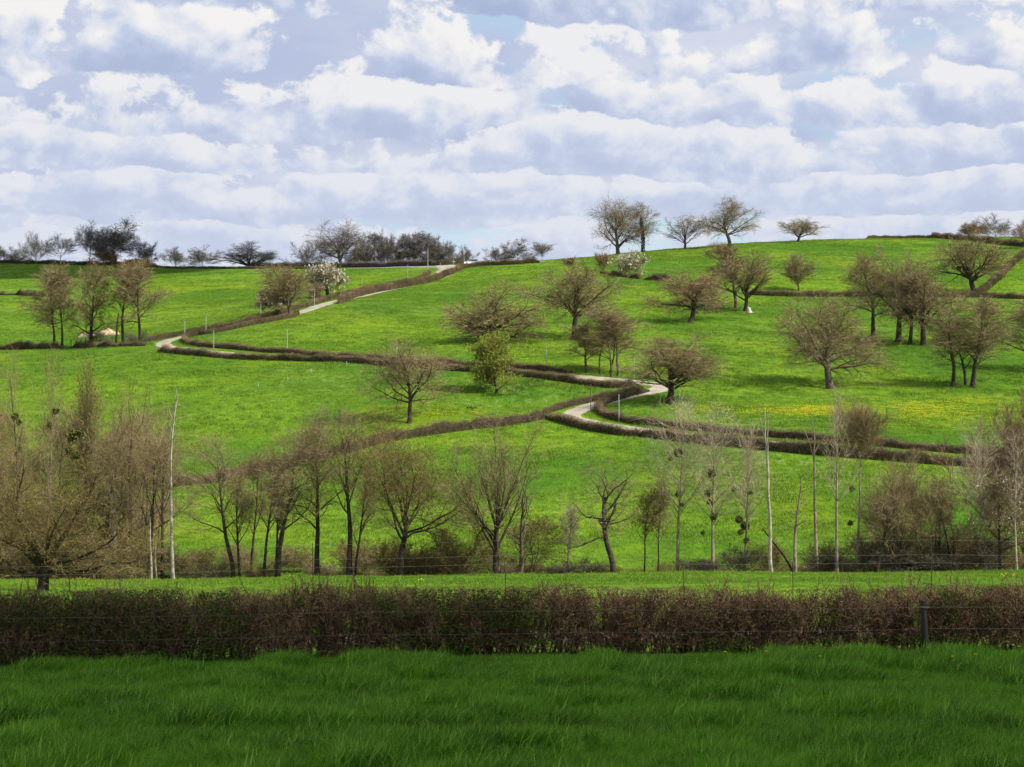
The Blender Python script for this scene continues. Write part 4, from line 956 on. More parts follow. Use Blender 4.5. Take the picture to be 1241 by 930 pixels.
for u, h, w, lb in ((1000, 30, 56, 'dark green bramble mound at the foot of the two pronged dead trunk'), (848, 20, 60, 'low dark bramble bank between the two first poplars'),
                    (712, 22, 46, 'dark bramble clump left of the gnarled oak'), (680, 16, 40, 'low dark bramble clump under the small thin dead tree'),
                    (1068, 40, 60, 'dark evergreen bush under the ball headed poplar'), (895, 34, 44, 'ivy dark bush at the foot of the mistletoe hung poplar'),
                    (1196, 44, 50, 'dark bush at the foot of the thin whitish poplar'), (1128, 24, 60, 'black bramble mound under the dense twiggy tree')):
    shrub(u, 167.5, h, w, i, 'bark', 'leaf_ivy', lb, GB); i += 1
    o = bpy.context.scene.collection.objects[-1]
shrub(258, 167, 26, 22, i, 'twig_olive', 'blossom', 'small whitish flowering bush left of the leaning saplings', GB)
shrub(492, 168, 56, 70, i+1, 'twig_olive', 'leaf_bud', 'olive budded bush right of the leaning trunk of the olive tree', GB)
shrub(560, 168, 70, 66, i+2, 'twig_olive', 'leaf_bud', 'tall olive brown bush left of the vase shaped tree', GB)
shrub(524, 170, 44, 60, i+3, 'twig_red', 'leaf_bud', 'brown bush in the gap right of the olive tree', GB)
shrub(930, 172, 44, 44, i+4, 'twig_olive', 'leaf_young', 'light green bush behind the barkless dead trunk', GB)
# bushes in the upper left field
for u, v, h, w, lb in ((118, 414, 14, 36, 'dark bush on the sandy bank behind the row of four trees'), (38, 359, 8, 16, 'small dark bush in the broken scrub line of the upper left field'),
                       (166, 419, 16, 26, 'dark bramble bush at the foot of the rightmost tree of the row'), (800, 340, 9, 22, 'dark green bush right below the white blossoming bush'),
                       (345, 371, 10, 12, 'dark bush on the hedge behind the round lane side oak')):
    p = ray(u, v, 182.0)
    shrub(u, p[1], h, w, i, 'twig_dark', 'leaf_hedge', lb, 'bushes in the far fields'); i += 1
p = at(164, 634)
t_ = thing('bracken', 'mound of rusty orange dead bracken on the left skyline', 'bracken', p)
g = Geo(); q = rs.normal(size=(2600, 3))*np.array([4.6, 1.6, .0]); q[:, 2] = rs.uniform(0, 1, 2600)*2.6*np.exp(-(q[:, 0]/5.2)**2) + .1
g.flakes(q, .38, rs); g.build('fronds', M['bracken'], t_, kind='stuff')
p_ = rs.normal(size=(300, 3))*np.array([4.0, 1.2, 0]); p_[:, 2] = 0
g = Geo(); g.spikes(p_, p_ + np.array([0, 0, 1.6]) + rs.normal(0, .3, (300, 3)), .05); g.build('stalks', M['bracken'], t_, kind='stuff')

# bare sandy bank, fallen timber, stump, root mound
def mound(name, label, cat, u, v, w, h, m, seed, Y=None, fl=1.0):
    p = ray(u, v, 182.0) if Y is None else at(u, Y)
    n = 26; a = np.linspace(-1, 1, n); X, Yy = np.meshgrid(a, a); r = np.sqrt(X*X + Yy*Yy)
    Z = h*np.clip(1 - r, -.05, 1)**.8*(1 + .5*vnoise(X*3+seed, Yy*3) + .25*vnoise(X*8, Yy*8+seed)) if False else h*np.maximum(0, 1-r**2)*(1 + .5*vnoise(X*3+seed, Yy*3) + .3*vnoise(X*8+seed, Yy*8)) - .12
    xx = X*w/2; yy = Yy*w/2*fl
    zz = hz(p[0]+xx, p[1]+yy) - p[2] + Z
    b = np.arange(n-1)[:, None]*n + np.arange(n-1)[None]
    g = Geo(); g.add(np.stack([xx, yy, zz], -1).reshape(-1, 3), np.stack([b, b+1, b+n+1, b+n], -1).reshape(-1, 4))
    o = g.build(name, m, smooth=True); o.location = p
    return tag(o, label, cat)
mound('sand_bank', 'small heap of bare sandy earth left of the bush behind the four trees', 'earth heap', 106, 408.5, 4.6, .9, M['earth'], 3)
mound('sand_bank', 'longer heap of bare sandy earth right of the bush behind the four trees', 'earth heap', 131, 405.5, 5.6, 1.0, M['earth'], 8)
def log(name, label, u, v, L, r, ang, m, Y=None, seed=1, tilt=0.0):
    p = ray(u, v, 182.0) if Y is None else at(u, Y)
    n = 9; t = np.linspace(-.5, .5, n)*L; rg = np.random.RandomState(seed)
    P = np.stack([np.cos(ang)*t, np.sin(ang)*t, np.zeros(n)], 1) + rg.normal(0, r*.25, (n, 3))*np.array([1, 1, .3])
    P[:, 2] = hz(p[0]+P[:, 0], p[1]+P[:, 1]) - p[2] + r*.8 + tilt*(t + L/2)
    g = Geo(); g.tubes(P[None], (r*np.linspace(1, .55, n))[None], 8)
    e = P[0]; g.add(np.vstack([P[:1], g.V[0][:8]]), None, [(0, i_+1, (i_+1) % 8+1) for i_ in range(8)])
    g.add(np.vstack([P[-1:], g.V[0][-8:]]), None, [(0, (i_+1) % 8+1, i_+1) for i_ in range(8)])
    k_ = rg.randint(2, n-2); g.spikes(P[k_:k_+2], P[k_:k_+2] + np.array([[.1, -.2, r*4], [-.2, .2, r*5]]), r*.35)
    o = g.build(name, m, smooth=True); o.location = p
    return tag(o, label, 'log')
log('log', 'short dark log lying on the sunlit meadow below the green tree', 572, 495.5, 1.5, .16, .1, M['bark_dark'])
log('log', 'long pale fallen pole lying on the grass right of the bramble mound', 1016, 0, 3.4, .07, -.5, M['dead_wood'], Y=163, tilt=-.0)
log('log', 'short pale broken branch on the grass at the foot of the barkless dead trunk', 942, 0, 1.6, .05, -.35, M['dead_wood'], Y=160)
log('log', 'leaning dark fallen limb under the strongly leaning tree', 268, 0, 3.6, .13, .25, M['bark_dark'], Y=164)
p = ray(908, 380, 182.0)
g = Geo()
pr = np.array([[0, 0, 0], [.02, 0, .5], [-.05, .03, .95], [-.2, .05, 1.25]]); g.tubes(pr[None], np.array([[.62, .5, .38, .18]]), 9)
g.spikes(np.array([[-.2, .05, 1.1], [.1, 0, .9], [.3, -.1, .3]]), np.array([[-.3, .1, 1.7], [.25, .05, 1.35], [1.2, -.3, .05]]), .18)
o = g.build('stump', M['stone'], smooth=False); o.location = p
tag(o, 'pale broken stump with splintered top in the grass beside the fan shaped tree', 'tree stump')
g = Geo(); q = rs.normal(size=(160, 3))*np.array([.9, .5, .4]); q[:, 2] = np.abs(q[:, 2])
g.spikes(q*np.array([.4, .4, .5]), q*1.3 + np.array([0, 0, .1]), .05)
p = at(606, 163); o = g.build('root_mound', M['bark_dark']); o.location = p
tag(o, 'dark tangle of roots on the stream bank at the foot of the vase shaped tree', 'roots')

# ------------------------------------------------------------------ poles beside the lane
def pole(u, vb, vt, label, m='pole', cap=False, r=.07, behind=0.0):
    p = ray(u, vb, 182.0)
    if behind: p = at(u, p[1] + behind)
    H = (vb - vt)/F_PX*p[1]
    o = thing('pole', label, 'pole', p, 'slim poles beside the lane')
    g = Geo(); g.tubes(np.array([[[0, 0, -.3], [0, 0, H*.5], [0, 0, H]]]), np.array([[r, r*.95, r*.85]]), 8)
    g.build('shaft', M[m], o)
    g = Geo(); g.tubes(np.array([[[0, 0, H-.01], [0, 0, H+.05], [0, 0, H+.09]]]), np.array([[r*1.25, r*1.25, .01]]), 8)
    g.build('cap', M[m], o)
    if cap:
        g = Geo(); g.box((0, 0, H - .75), (.95, .10, .16)); g.build('crossbar', M['metal'], o)
    return o
pole(224, 408, 389, 'first slim grey pole at the mouth of the left hairpin')
pole(249.5, 402, 382.5, 'slim white pole behind the hedge just right of the left hairpin')
pole(259, 422.5, 401, 'faint grey pole standing at the inner hedge of the left hairpin')
pole(348, 429, 400, 'bright pale pole standing out of the inner hedge below the lane side oak')
pole(316, 386.5, 369, 'thin grey pole left of the pink blossom tree')
pole(381, 372, 354, 'pale pole between the lane side oak and the cream blossom tree')
pole(413.5, 361, 343.5, 'white pole right of the cream blossom tree')
pole(438.5, 352.5, 335.5, 'white pole in the grass field left of the climbing hedge')
pole(494, 341, 321.5, 'pale pole right of the field below the copse')
pole(518.5, 328.5, 302, 'tall grey post in front of the copse at the lane junction', r=.10)
pole(533.5, 331, 318.5, 'short pale pole in the mouth of the lane junction')
pole(549.5, 328, 314.5, 'white pole with a small sign bar right of the lane junction', cap=True)
pole(562.5, 323, 309, 'grey pole nearest the white car')
pole(662, 448, 421, 'white pole above the upper lane below the big centre oak')
pole(768.5, 460, 435, 'slim white pole left of the dense round oak at the upper lane')
pole(750, 512, 479.5, 'pale pole standing inside the right hand bend')
pole(716, 498.5, 467, 'dark wooden pole at the inside of the right hand bend', 'pole_dark')
pole(761.5, 470.5, 457.5, 'short dark post where the two hedges meet below the lane', 'pole_dark')
pole(480, 441, 414, 'faint grey pole above the upper lane behind the tall open oak')
def stake(u, vb, H, label, m, group, r=.035, Y=None):
    p = ray(u, vb, 182.0) if Y is None else at(u, Y)
    g = Geo(); g.tubes(np.array([[[0, 0, -.2], [.01, 0, H*.5], [0, .01, H*.97], [0, .01, H]]]), np.array([[r, r, r*.9, .004]]), 6)
    o = g.build('stake', M[m]); o.location = p
    return tag(o, label, 'stake', group)
for u, v, lb in ((313, 470, 'lowest of three tiny white stakes in the meadow below the lane'), (348.6, 462.5, 'middle one of three tiny white stakes in the meadow below the lane'),
                 (377, 452.5, 'highest of three tiny white stakes in the meadow below the lane'), (420, 443.5, 'tiny white stake against the lower hedge of the upper lane')):
    stake(u, v, .75, lb, 'pole', 'tiny white field stakes', r=.06)
GF = 'short fence posts by the four trees'
for i_, (u, v) in enumerate(((86, 421), (93, 421), (98, 421), (103.5, 420.5), (121.5, 420), (129, 420), (136, 420))):
    stake(u, v, 1.5, ORD[i_] + ' short dark post from the left in the fence between the four tall trees', 'post', GF, r=.09)

# ------------------------------------------------------------------ white car on the crest road
def car():
    b0 = ray(571, 322, 300.0)
    p = at(571, b0[1] + 4.2); p[2] += .06
    o = thing('parked_car', 'white car half hidden behind the hedge on the brow', 'car', p, rz=R(4))
    prof_ = [(-2.15, .35), (-2.18, .62), (-2.10, .82), (-1.15, .98), (-.45, 1.50), (-.1, 1.56), (1.55, 1.56), (1.95, 1.40), (2.12, .95), (2.15, .40), (1.95, .28), (-1.95, .28)]
    n = len(prof_); g = Geo()
    ys = [(-.84, .93), (-.86, 1.0), (.86, 1.0), (.84, .93)]
    V = []
    for y, s in ys:
        for x, z in prof_:
            inset = 1.0 if z < 1.0 else .86
            V.append((x*s if False else x*(s*.02+.98), y*inset, .28 + (z-.28)*(s*.05+.95)))
    Q = []
    for j in range(3):
        for i_ in range(n): Q.append((j*n+i_, j*n+(i_+1) % n, (j+1)*n+(i_+1) % n, (j+1)*n+i_))
    T = []
    for j, fl in ((0, 1), (3, 0)):
        for i_ in range(1, n-1):
            T.append((j*n, j*n+i_+1, j*n+i_) if fl else (j*n, j*n+i_, j*n+i_+1))
    g.add(V, Q, T); g.build('body', M['car_paint'], o)
    for sy in (-1, 1):
        for x0, x1, s0, s1 in ((-.95, -.12, .50, .02), (-.02, .78, 0, 0), (.88, 1.78, 0, .16)):
            g = Geo(); y = sy*.765
            yo = sy*.862
            a = [(x0, yo, 1.03), (x1, yo, 1.03), (x1 - s1, y, 1.44), (x0 + s0, y, 1.44)]
            a2 = [(x, yy*1.012 + sy*.004, z) for x, yy, z in a]
            g.add(a + a2, [(0,1,2,3), (4,5,6,7), (0,1,5,4), (1,2,6,5), (2,3,7,6), (3,0,4,7)]); g.build('window', M['car_glass'], o)
    g = Geo(); g.add([(-1.12, -.70, 1.02), (-1.12, .70, 1.02), (-.50, .64, 1.48), (-.50, -.64, 1.48), (-1.15, -.70, 1.03), (-1.15, .70, 1.03), (-.53, .64, 1.49), (-.53, -.64, 1.49)], [(0,1,2,3), (4,5,6,7), (0,1,5,4), (1,2,6,5), (2,3,7,6), (3,0,4,7)]); g.build('windscreen', M['car_glass'], o)
    for sx in (-1.32, 1.30):
        for sy in (-.80, .80):
            th = np.linspace(0, 2*np.pi, 17)[:-1]
            def ringv(r, y): return np.stack([np.cos(th)*r, np.full(16, y), np.sin(th)*r], 1)
            g = Geo(); V = np.vstack([ringv(.20, -.11), ringv(.32, -.10), ringv(.33, 0), ringv(.32, .10), ringv(.20, .11)])
            Q = [(j*16+k_, j*16+(k_+1) % 16, (j+1)*16+(k_+1) % 16, (j+1)*16+k_) for j in range(4) for k_ in range(16)]
            g.add(V, Q); w_ = g.build('wheel', M['tyre'], o); w_.location = (sx, sy, .33)
            g = Geo(); V = np.vstack([ringv(.20, -.08), ringv(.05, -.10), ringv(.05, .10), ringv(.20, .08)])
            g.add(V, [(j*16+k_, j*16+(k_+1) % 16, (j+1)*16+(k_+1) % 16, (j+1)*16+k_) for j in range(3) for k_ in range(16)]); g.build('rim', M['metal'], w_)
    for sy in (-.62, .62):
        g = Geo(); g.box((-2.15, sy, .72), (.08, .34, .14)); g.build('headlight', M['lamp'], o)
        g = Geo(); g.box((2.12, sy*1.15, .85), (.06, .14, .36)); g.build('tail_light', M['lamp'], o)
        g = Geo(); g.box((-.85, sy*1.55, 1.08), (.12, .18, .12)); g.build('mirror', M['car_paint'], o)
    return o
car()

# ------------------------------------------------------------------ the near hedge, its fences and the near grass
def hedge_y(x): return 39.9 + (x + 11.0)*0.174
def near_hedge():
    rng = np.random.RandomState(77)
    o = thing('hedge', 'long clipped brown hedge across the foreground with bare stems and green patches', 'hedge', (0, hedge_y(0), float(hz(0, hedge_y(0)))))
    O = np.array(o.location)
    x0, x1 = -22.0, 24.0
    def top(x): return 1.50 - .006*(x) + 0.04*vnoise(x/1.9, x*0) + 0.05*vnoise(x/.42, x*0+3)
    def thick(x): return np.clip(0.85 + 0.25*vnoise(x/1.3+7, x*0+1) + .20*vnoise(x/.5, x*0+8), .25, 1)
    # upright stems
    n = 2200
    xs = rng.uniform(x0, x1, n*2); xs = xs[rng.rand(n*2) < (.35 + .65*thick(xs))][:n]; n = len(xs)
    ys = hedge_y(xs) + rng.normal(0, .22, n) + .14*vnoise(xs/.8, xs*0+4)
    P = np.stack([xs, ys, hz(xs, ys) - .05], 1)
    D = np.stack([rng.normal(0, .22, n), rng.normal(0, .15, n), np.ones(n)], 1); D /= np.linalg.norm(D, axis=1, keepdims=True)
    pts, rad = grow(P, D, top(xs)*rng.uniform(.8, 1.02, n), rng.uniform(.010, .026, n), 6, .13, .05, .35, rng)
    g = Geo(); g.tubes(pts - O, rad, 5); g.build('stems', M['hedge_near_stem'], o, kind='stuff'); TRI[0] += g.ntri()
    # side shoots and the dense twiggery of the clipped face
    P, D, L, Rr = shoots(pts, rad, None, 15, .12, 1.0, 66, 40, 22, .46, .30, .5, rng)
    a, b = grow(P, D, L, np.clip(Rr, .004, .009), 3, .22, .05, .5, rng)
    def clip_top(p):
        t = hz(p[..., 0], p[..., 1]) + top(p[..., 0]) + .06
        p[..., 2] = np.where(p[..., 2] > t, t - (p[..., 2]-t)*.5, p[..., 2])
        yc = hedge_y(p[..., 0]); p[..., 1] = yc + np.clip(p[..., 1]-yc, -.62, .62)
        return p
    a = clip_top(a)
    g = Geo()
    for s_ in range(3): g.slivers(a[:, s_] - O, a[:, s_+1] - O, b[:, s_], rng)
    P, D, L, Rr = shoots(a, b, None, 11, .10, 1.0, 52, 44, 24, .19, .2, .7, rng)
    g.slivers(clip_top(P.copy()) - O, clip_top(P + D*L[:, None]) - O, .0062, rng)
    g.build('twigs', M['hedge_near_twig'], o, kind='stuff'); TRI[0] += g.ntri()
    # long shoots standing above the cut
    n = 2500
    xs = rng.uniform(x0, x1, n); ys = hedge_y(xs) + rng.normal(0, .25, n)
    keep = rng.rand(n) < np.clip(.30 + .6*vnoise(xs/2.1+3, xs*0) + .8*vnoise(xs/.35, xs*0+2), .05, 1); xs = xs[keep]; ys = ys[keep]; n = len(xs)
    P = np.stack([xs, ys, hz(xs, ys) + top(xs)*rng.uniform(.75, .95, n)], 1)
    D = np.stack([rng.normal(0, .32, n), rng.normal(0, .25, n), np.ones(n)], 1); D /= np.linalg.norm(D, axis=1, keepdims=True)
    a, b = grow(P, D, rng.uniform(.18, .62, n), np.full(n, .0100), 3, .10, .03, .4, rng)
    g = Geo(); g.tubes(a - O, b, 3)
    P, D, L, Rr = shoots(a, b, None, 5, .3, 1.0, 42, 36, 16, .13, .3, .7, rng)
    g.slivers(P - O, P + D*L[:, None] - O, .0065, rng)
    g.build('shoots', M['hedge_near_twig'], o, kind='stuff'); TRI[0] += g.ntri()
    # leaves in patches
    n = 108000
    xs = rng.uniform(x0, x1, n); zz = rng.uniform(.02, 1, n)
    pat = vnoise(xs/1.6+2, zz*1.3) + .55*vnoise(xs/.45, zz*3.5) + np.where(xs < -7, .42, 0) + .45*(zz < .3)
    k = pat > .55; xs = xs[k]; zz = zz[k]; n = len(xs)
    ys = hedge_y(xs) - .66 + .9*rng.uniform(0, 1, n)**2
    q = np.stack([xs, ys, hz(xs, ys) + zz*top(xs)], 1)
    g = Geo(); g.flakes(q - O, .030, rng); g.build('leaves', M['leaf_hedge'], o, kind='stuff'); TRI[0] += g.ntri()
    # withered leaves still hanging, thickest towards the top
    n = 31000
    xs = rng.uniform(x0, x1, n); zz = rng.uniform(.1, 1.04, n)**.7
    k = vnoise(xs/.9+12, zz*2.2) > -.05; xs = xs[k]; zz = zz[k]; n = len(xs)
    q = np.stack([xs, hedge_y(xs) + rng.uniform(-.6, .5, n), hz(xs, hedge_y(xs)) + zz*top(xs)], 1)
    g = Geo(); g.flakes(q - O, .022, rng); g.build('withered_leaves', M['hedge_near_twig'], o, kind='stuff'); TRI[0] += g.ntri()
near_hedge()

def wires(o, xs, yf, hs, r, m, O, sag=.02):
    for h in hs:
        X = np.linspace(xs[0], xs[-1], 121); Y = yf(X)
        # straight between the posts with a slight sag
        k = np.clip(np.searchsorted(xs, X, side='right')-1, 0, len(xs)-2); xa = np.asarray(xs)
        f = (X - xa[k])/(xa[k+1]-xa[k])
        za = hz(xa, yf(xa))
        Z = za[k]*(1-f) + za[k+1]*f + h - sag*4*f*(1-f)
        g = Geo(); g.tubes((np.stack([X, Y, Z], 1) - O)[None], np.full((1, len(X)), r), 4)
        g.build('wire', M[m], o)
fy = lambda x: hedge_y(np.asarray(x, float)) - 1.0
xs_f = [-19.5, -14.2, -8.6, -3.4, 2.0, 5.4, 9.15, 14.5, 20.5]
O_ = np.array([0, float(fy(0)), float(hz(0, fy(0)))])
fence = thing('wire_fence', 'low two strand wire fence with one thick dark post in front of the near hedge', 'fence', O_)
wires(fence, xs_f, fy, (1.06, .58), .0024, 'wire', O_)
for x in xs_f:
    y = float(fy(x)); z = float(hz(x, y))
    g = Geo()
    if x == 9.15:
        a_ = np.linspace(0, 1, 6)
        P = np.stack([.02*np.sin(a_*5), .01*a_, -.2 + 1.40*a_], 1); g.tubes((P + np.array([x, y, z]) - O_)[None], np.array([[.082, .08, .077, .075, .074, .070]]), 9)
        t_ = P[-1] + np.array([x, y, z]) - O_; g.tubes(np.array([[t_ - [0, 0, .005], t_ + [0, 0, .03]]]), np.array([[.072, .02]]), 9)
        q = g.build('fence_post', M['post'], fence); q['label'] = 'thick dark weathered wooden fence post'
        bm_ = Geo(); bm_.tubes(np.array([[[x - .11, y-.03, z+1.06], [x, y - .105, z+1.06], [x + .11, y-.03, z+1.06]]]) - O_, np.full((1, 3), .012), 4)
        bm_.build('staple', M['wire'], q)
    else:
        if x in (-14.2, -3.4, 2.0, 14.5): continue
        g.tubes(np.array([[[x, y, z-.2], [x+.01, y, z+.6], [x, y, z+1.12], [x, y, z+1.13]]]) - O_, np.array([[.010, .010, .009, .003]]), 6)
        g.build('fence_post', M['post'], fence)
yr = lambda x: 60.0 + np.asarray(x, float)*0.05
xs_r = [(u-CU)/F_PX*60 for u in (-260, -60, 150, 380, 612, 829, 963, 1134, 1330, 1500)]
O_ = np.array([0, 60.0, float(hz(0, 60))])
fence2 = thing('wire_fence', 'tall thin three strand wire fence on slim stakes in the field beyond the near hedge', 'fence', O_)
wires(fence2, xs_r, yr, (2.12, 1.66, 1.40), .0028, 'wire', O_, .03)
for i_, x in enumerate(xs_r):
    y = float(yr(x)); z = float(hz(x, y)); hh = 2.16 if i_ in (0, 1, 3, 7, 8, 9) else 1.45
    g = Geo(); g.tubes(np.array([[[x, y, z-.2], [x+.015, y, z+hh*.5], [x, y, z+hh], [x, y, z+hh+.01]]]) - O_, np.array([[.014, .014, .012, .003]]), 6)
    g.build('fence_post', M['post'], fence2)

# ------------------------------------------------------------------ grass
def blades(n, rad, h0, h1, w, lean, seed, segs=2):
    rng = np.random.RandomState(seed)
    r = rad*np.sqrt(rng.uniform(0, 1, n)); a = rng.uniform(0, 6.28, n)
    B = np.stack([r*np.cos(a), r*np.sin(a), np.full(n, -.02)], 1)
    h = rng.uniform(h0, h1, n); th = rng.uniform(0, 6.28, n)
    W = np.stack([np.cos(th), np.sin(th), np.zeros(n)], 1)*(w*rng.uniform(.6, 1.2, n))[:, None]
    Ld = np.stack([rng.normal(lean, .28, n), rng.normal(0, .30, n), np.zeros(n)], 1)*h[:, None]
    V = []; Q = []; T = []
    ts = [0, .5, 1.0] if segs == 2 else [0, 1.0]
    P = [B + Ld*t*t + np.array([0, 0, 1.0])*(h*t*(1-.15*t))[:, None] for t in ts]
    g = Geo()
    if segs == 2:
        V = np.stack([P[0]-W, P[0]+W, P[1]-W*.75, P[1]+W*.75, P[2]], 1).reshape(-1, 3)
        b = np.arange(n)[:, None]*5
        g.add(V, b + np.array([[0, 1, 3, 2]]), b + np.array([[2, 3, 4]]))
    else:
        V = np.stack([P[0]-W, P[0]+W, P[1]], 1).reshape(-1, 3)
        g.add(V, None, np.arange(n*3).reshape(n, 3))
    return new_mesh('grass_tuft', np.concatenate(g.V), np.concatenate(g.Q) if g.Q else None, np.concatenate(g.T))

def scatter(name, label, P, scl, rot, meshes, m, cat):
    """one object: tufts instanced on the points of a mesh"""
    col = bpy.data.collections.new(name + '_kinds')
    for k, me in enumerate(meshes):
        me.materials.append(m)
        col.objects.link(bpy.data.objects.new(name + '_tuft', me))
    me = bpy.data.meshes.new(name); me.vertices.add(len(P)); me.vertices.foreach_set('co', np.asarray(P, np.float32).ravel())
    a = me.attributes.new('size', 'FLOAT', 'POINT'); a.data.foreach_set('value', np.asarray(scl, np.float32))
    a = me.attributes.new('turn', 'FLOAT_VECTOR', 'POINT'); a.data.foreach_set('vector', np.asarray(rot, np.float32).ravel())
    o = bpy.data.objects.new(name, me); C.objects.link(o)
    nt = bpy.data.node_groups.new(name, 'GeometryNodeTree')
    nt.interface.new_socket('Geometry', in_out='INPUT', socket_type='NodeSocketGeometry')
    nt.interface.new_socket('Geometry', in_out='OUTPUT', socket_type='NodeSocketGeometry')
    N = nt.nodes.new; L = nt.links.new
    gi = N('NodeGroupInput'); go = N('NodeGroupOutput')
    ip = N('GeometryNodeInstanceOnPoints'); ci = N('GeometryNodeCollectionInfo')
    ci.inputs['Collection'].default_value = col
    ci.inputs['Separate Children'].default_value = True; ci.inputs['Reset Children'].default_value = True
    s = N('GeometryNodeInputNamedAttribute'); s.data_type = 'FLOAT'; s.inputs['Name'].default_value = 'size'
    t = N('GeometryNodeInputNamedAttribute'); t.data_type = 'FLOAT_VECTOR'; t.inputs['Name'].default_value = 'turn'
    L(gi.outputs[0], ip.inputs['Points']); L(ci.outputs[0], ip.inputs['Instance'])
    ip.inputs['Pick Instance'].default_value = True
    L(s.outputs[0], ip.inputs['Scale']); L(t.outputs[0], ip.inputs['Rotation'])
    L(ip.outputs[0], go.inputs[0])
    md = o.modifiers.new('tufts', 'NODES'); md.node_group = nt
    o['kind'] = 'stuff'; o['label'] = label; o['category'] = cat
    return o

# where the lane runs no grass grows
_mask = np.zeros((1600, 1600), bool)
for L_, w_ in ROADS:
    if w_ < 3.0: continue
    for dxm in np.arange(-w_/2-.1, w_/2+.2, .4):
        for dym in np.arange(-w_/2-.1, w_/2+.2, .4):
            if dxm*dxm + dym*dym < (w_/2+.1)**2:
                ii = ((L_[:, 0] + dxm + 400)*2).astype(int).clip(0, 1599); jj = ((L_[:, 1] + dym - 100)*2).astype(int).clip(0, 1599)
                _mask[ii, jj] = True
def clear_of_road(x, y):
    ii = ((x + 400)*2).astype(int).clip(0, 1599); jj = ((y - 100)*2).astype(int).clip(0, 1599)
    return ~_mask[ii, jj]

rg = np.random.RandomState(5)
def fan(n, y0, y1, rg, half=.30):
    y = y0 + (y1 - y0)*rg.uniform(0, 1, n)**.8; x = rg.uniform(-1, 1, n)*(half*y + 7.5)
    return x, y
# deep grass in front of the hedge
n = 84000
x, y = fan(n, 14, 46, rg, .30)
k = y < hedge_y(x) + .5; x, y = x[k], y[k]; n = len(x)
clump = np.maximum(0, vnoise(x/.95, y/1.25) + .45*vnoise(x/.4+5, y/.5) + .1)
big = np.clip(.62 + .15*rg.normal(size=n) + 1.5*clump**1.4 + .25*vnoise(x/4.3, y/3.1+8), .42, 1.9)
big *= 1 - .40*np.exp(-((hedge_y(x) - .3 - y)/1.2)**2)
rot = np.stack([rg.normal(0, .16, n), rg.normal(.06, .16, n), rg.uniform(-2, 2, n)], 1)
scatter('grass', 'deep dark green uncut grass in front of the near hedge', np.stack([x, y, hz(x, y)], 1), big, rot,
        [blades(30, .17, .10, .27, .0070, .30, 700+i_) for i_ in range(7)], M['grass_near'], 'grass')
# shorter grass beyond the hedge and up the hill
n = 290000
y = 47 + (655-47)*rg.uniform(0, 1, n)**.85; x = rg.uniform(-1, 1, n)*(.29*y + 8)
k = clear_of_road(x, y) & (y > hedge_y(x) + .8); x, y = x[k], y[k]; n = len(x)
s_ = np.clip(1 + .6*vnoise(x/3.1, y/2.3) + .5*vnoise(x/9+3, y/7) + .3*vnoise(x/1.1, y/.9), .35, 2.3)*np.clip(y/150, .45, 1.5)
rot = np.stack([rg.normal(0, .10, n), rg.normal(.05, .12, n), rg.uniform(-3, 3, n)], 1)
scatter('meadow_grass', 'bright green pasture grass on the hillside fields', np.stack([x, y, hz(x, y)], 1), s_, rot,
        [blades(16, .42, .07, .19, .022, .2, 800+i_, 1) for i_ in range(6)], M['grass_far'], 'grass')
# dandelions in drifts
def flower_mesh(seed):
    r2 = np.random.RandomState(seed); g = Geo()
    for _ in range(7):
        c = np.array([r2.normal(0, .35), r2.normal(0, .35), r2.uniform(.12, .20)])
        a = np.arange(5)*1.2566; r = .045
        V = np.vstack([[c + [0, 0, .03]], c + np.stack([np.cos(a)*r, np.sin(a)*r, np.zeros(5)], 1), [c - [0, 0, .05]]])
        g.add(V, None, [(0, 1+k_, 1+(k_+1) % 5) for k_ in range(5)] + [(6, 1+(k_+1) % 5, 1+k_) for k_ in range(5)])
    return new_mesh('flowers', np.concatenate(g.V), None, np.concatenate(g.T))
px_ = []
for u0, v0, su, sv, n_ in ((970, 499, 34, 3.2, 1100), (1010, 497, 26, 2.5, 600), (1110, 495, 24, 5, 700), (1150, 502, 30, 5, 500), (1190, 488, 24, 4, 260), (1090, 512, 50, 8, 300), (860, 497, 30, 4, 260),
                           (545, 501, 24, 3, 200), (700, 352, 22, 5, 150), (640, 428, 30, 5, 160), (430, 418, 40, 6, 150), (290, 350, 14, 3, 120), (700, 420, 30, 5, 120), (760, 404, 30, 5, 90), (600, 395, 60, 9, 90),
                           (990, 312, 60, 8, 160), (1100, 320, 40, 6, 120), (825, 318, 20, 3, 80), (260, 385, 50, 10, 140), (150, 395, 60, 12, 90), (900, 440, 80, 14, 120)):
    n_ = int(n_*(.33 if v0 > 480 else .4)); uu = rg.normal(u0, su, n_); vv = rg.normal(v0, sv, n_)
    for a_, b_ in zip(uu, vv): px_.append(ray(a_, b_, 182.0))
px_ = np.array(px_); k = clear_of_road(px_[:, 0], px_[:, 1]); px_ = px_[k]
px_[:, :2] += rg.normal(0, .8, (len(px_), 2)); px_[:, 2] = hz(px_[:, 0], px_[:, 1])
n = len(px_)
x, y = fan(1500, 90, 163, rg, .29); q = np.stack([x, y, hz(x, y)], 1)
k = vnoise(x/7, y/12) > .15; px_ = np.vstack([px_, q[k][:8]]); n = len(px_)
scatter('dandelions', 'drifts of yellow dandelions in the pasture', px_, rg.uniform(.7, 1.3, n), np.stack([np.zeros(n), np.zeros(n), rg.uniform(0, 6, n)], 1),
        [flower_mesh(50+i_) for i_ in range(4)], M['dandelion'], 'flowers')
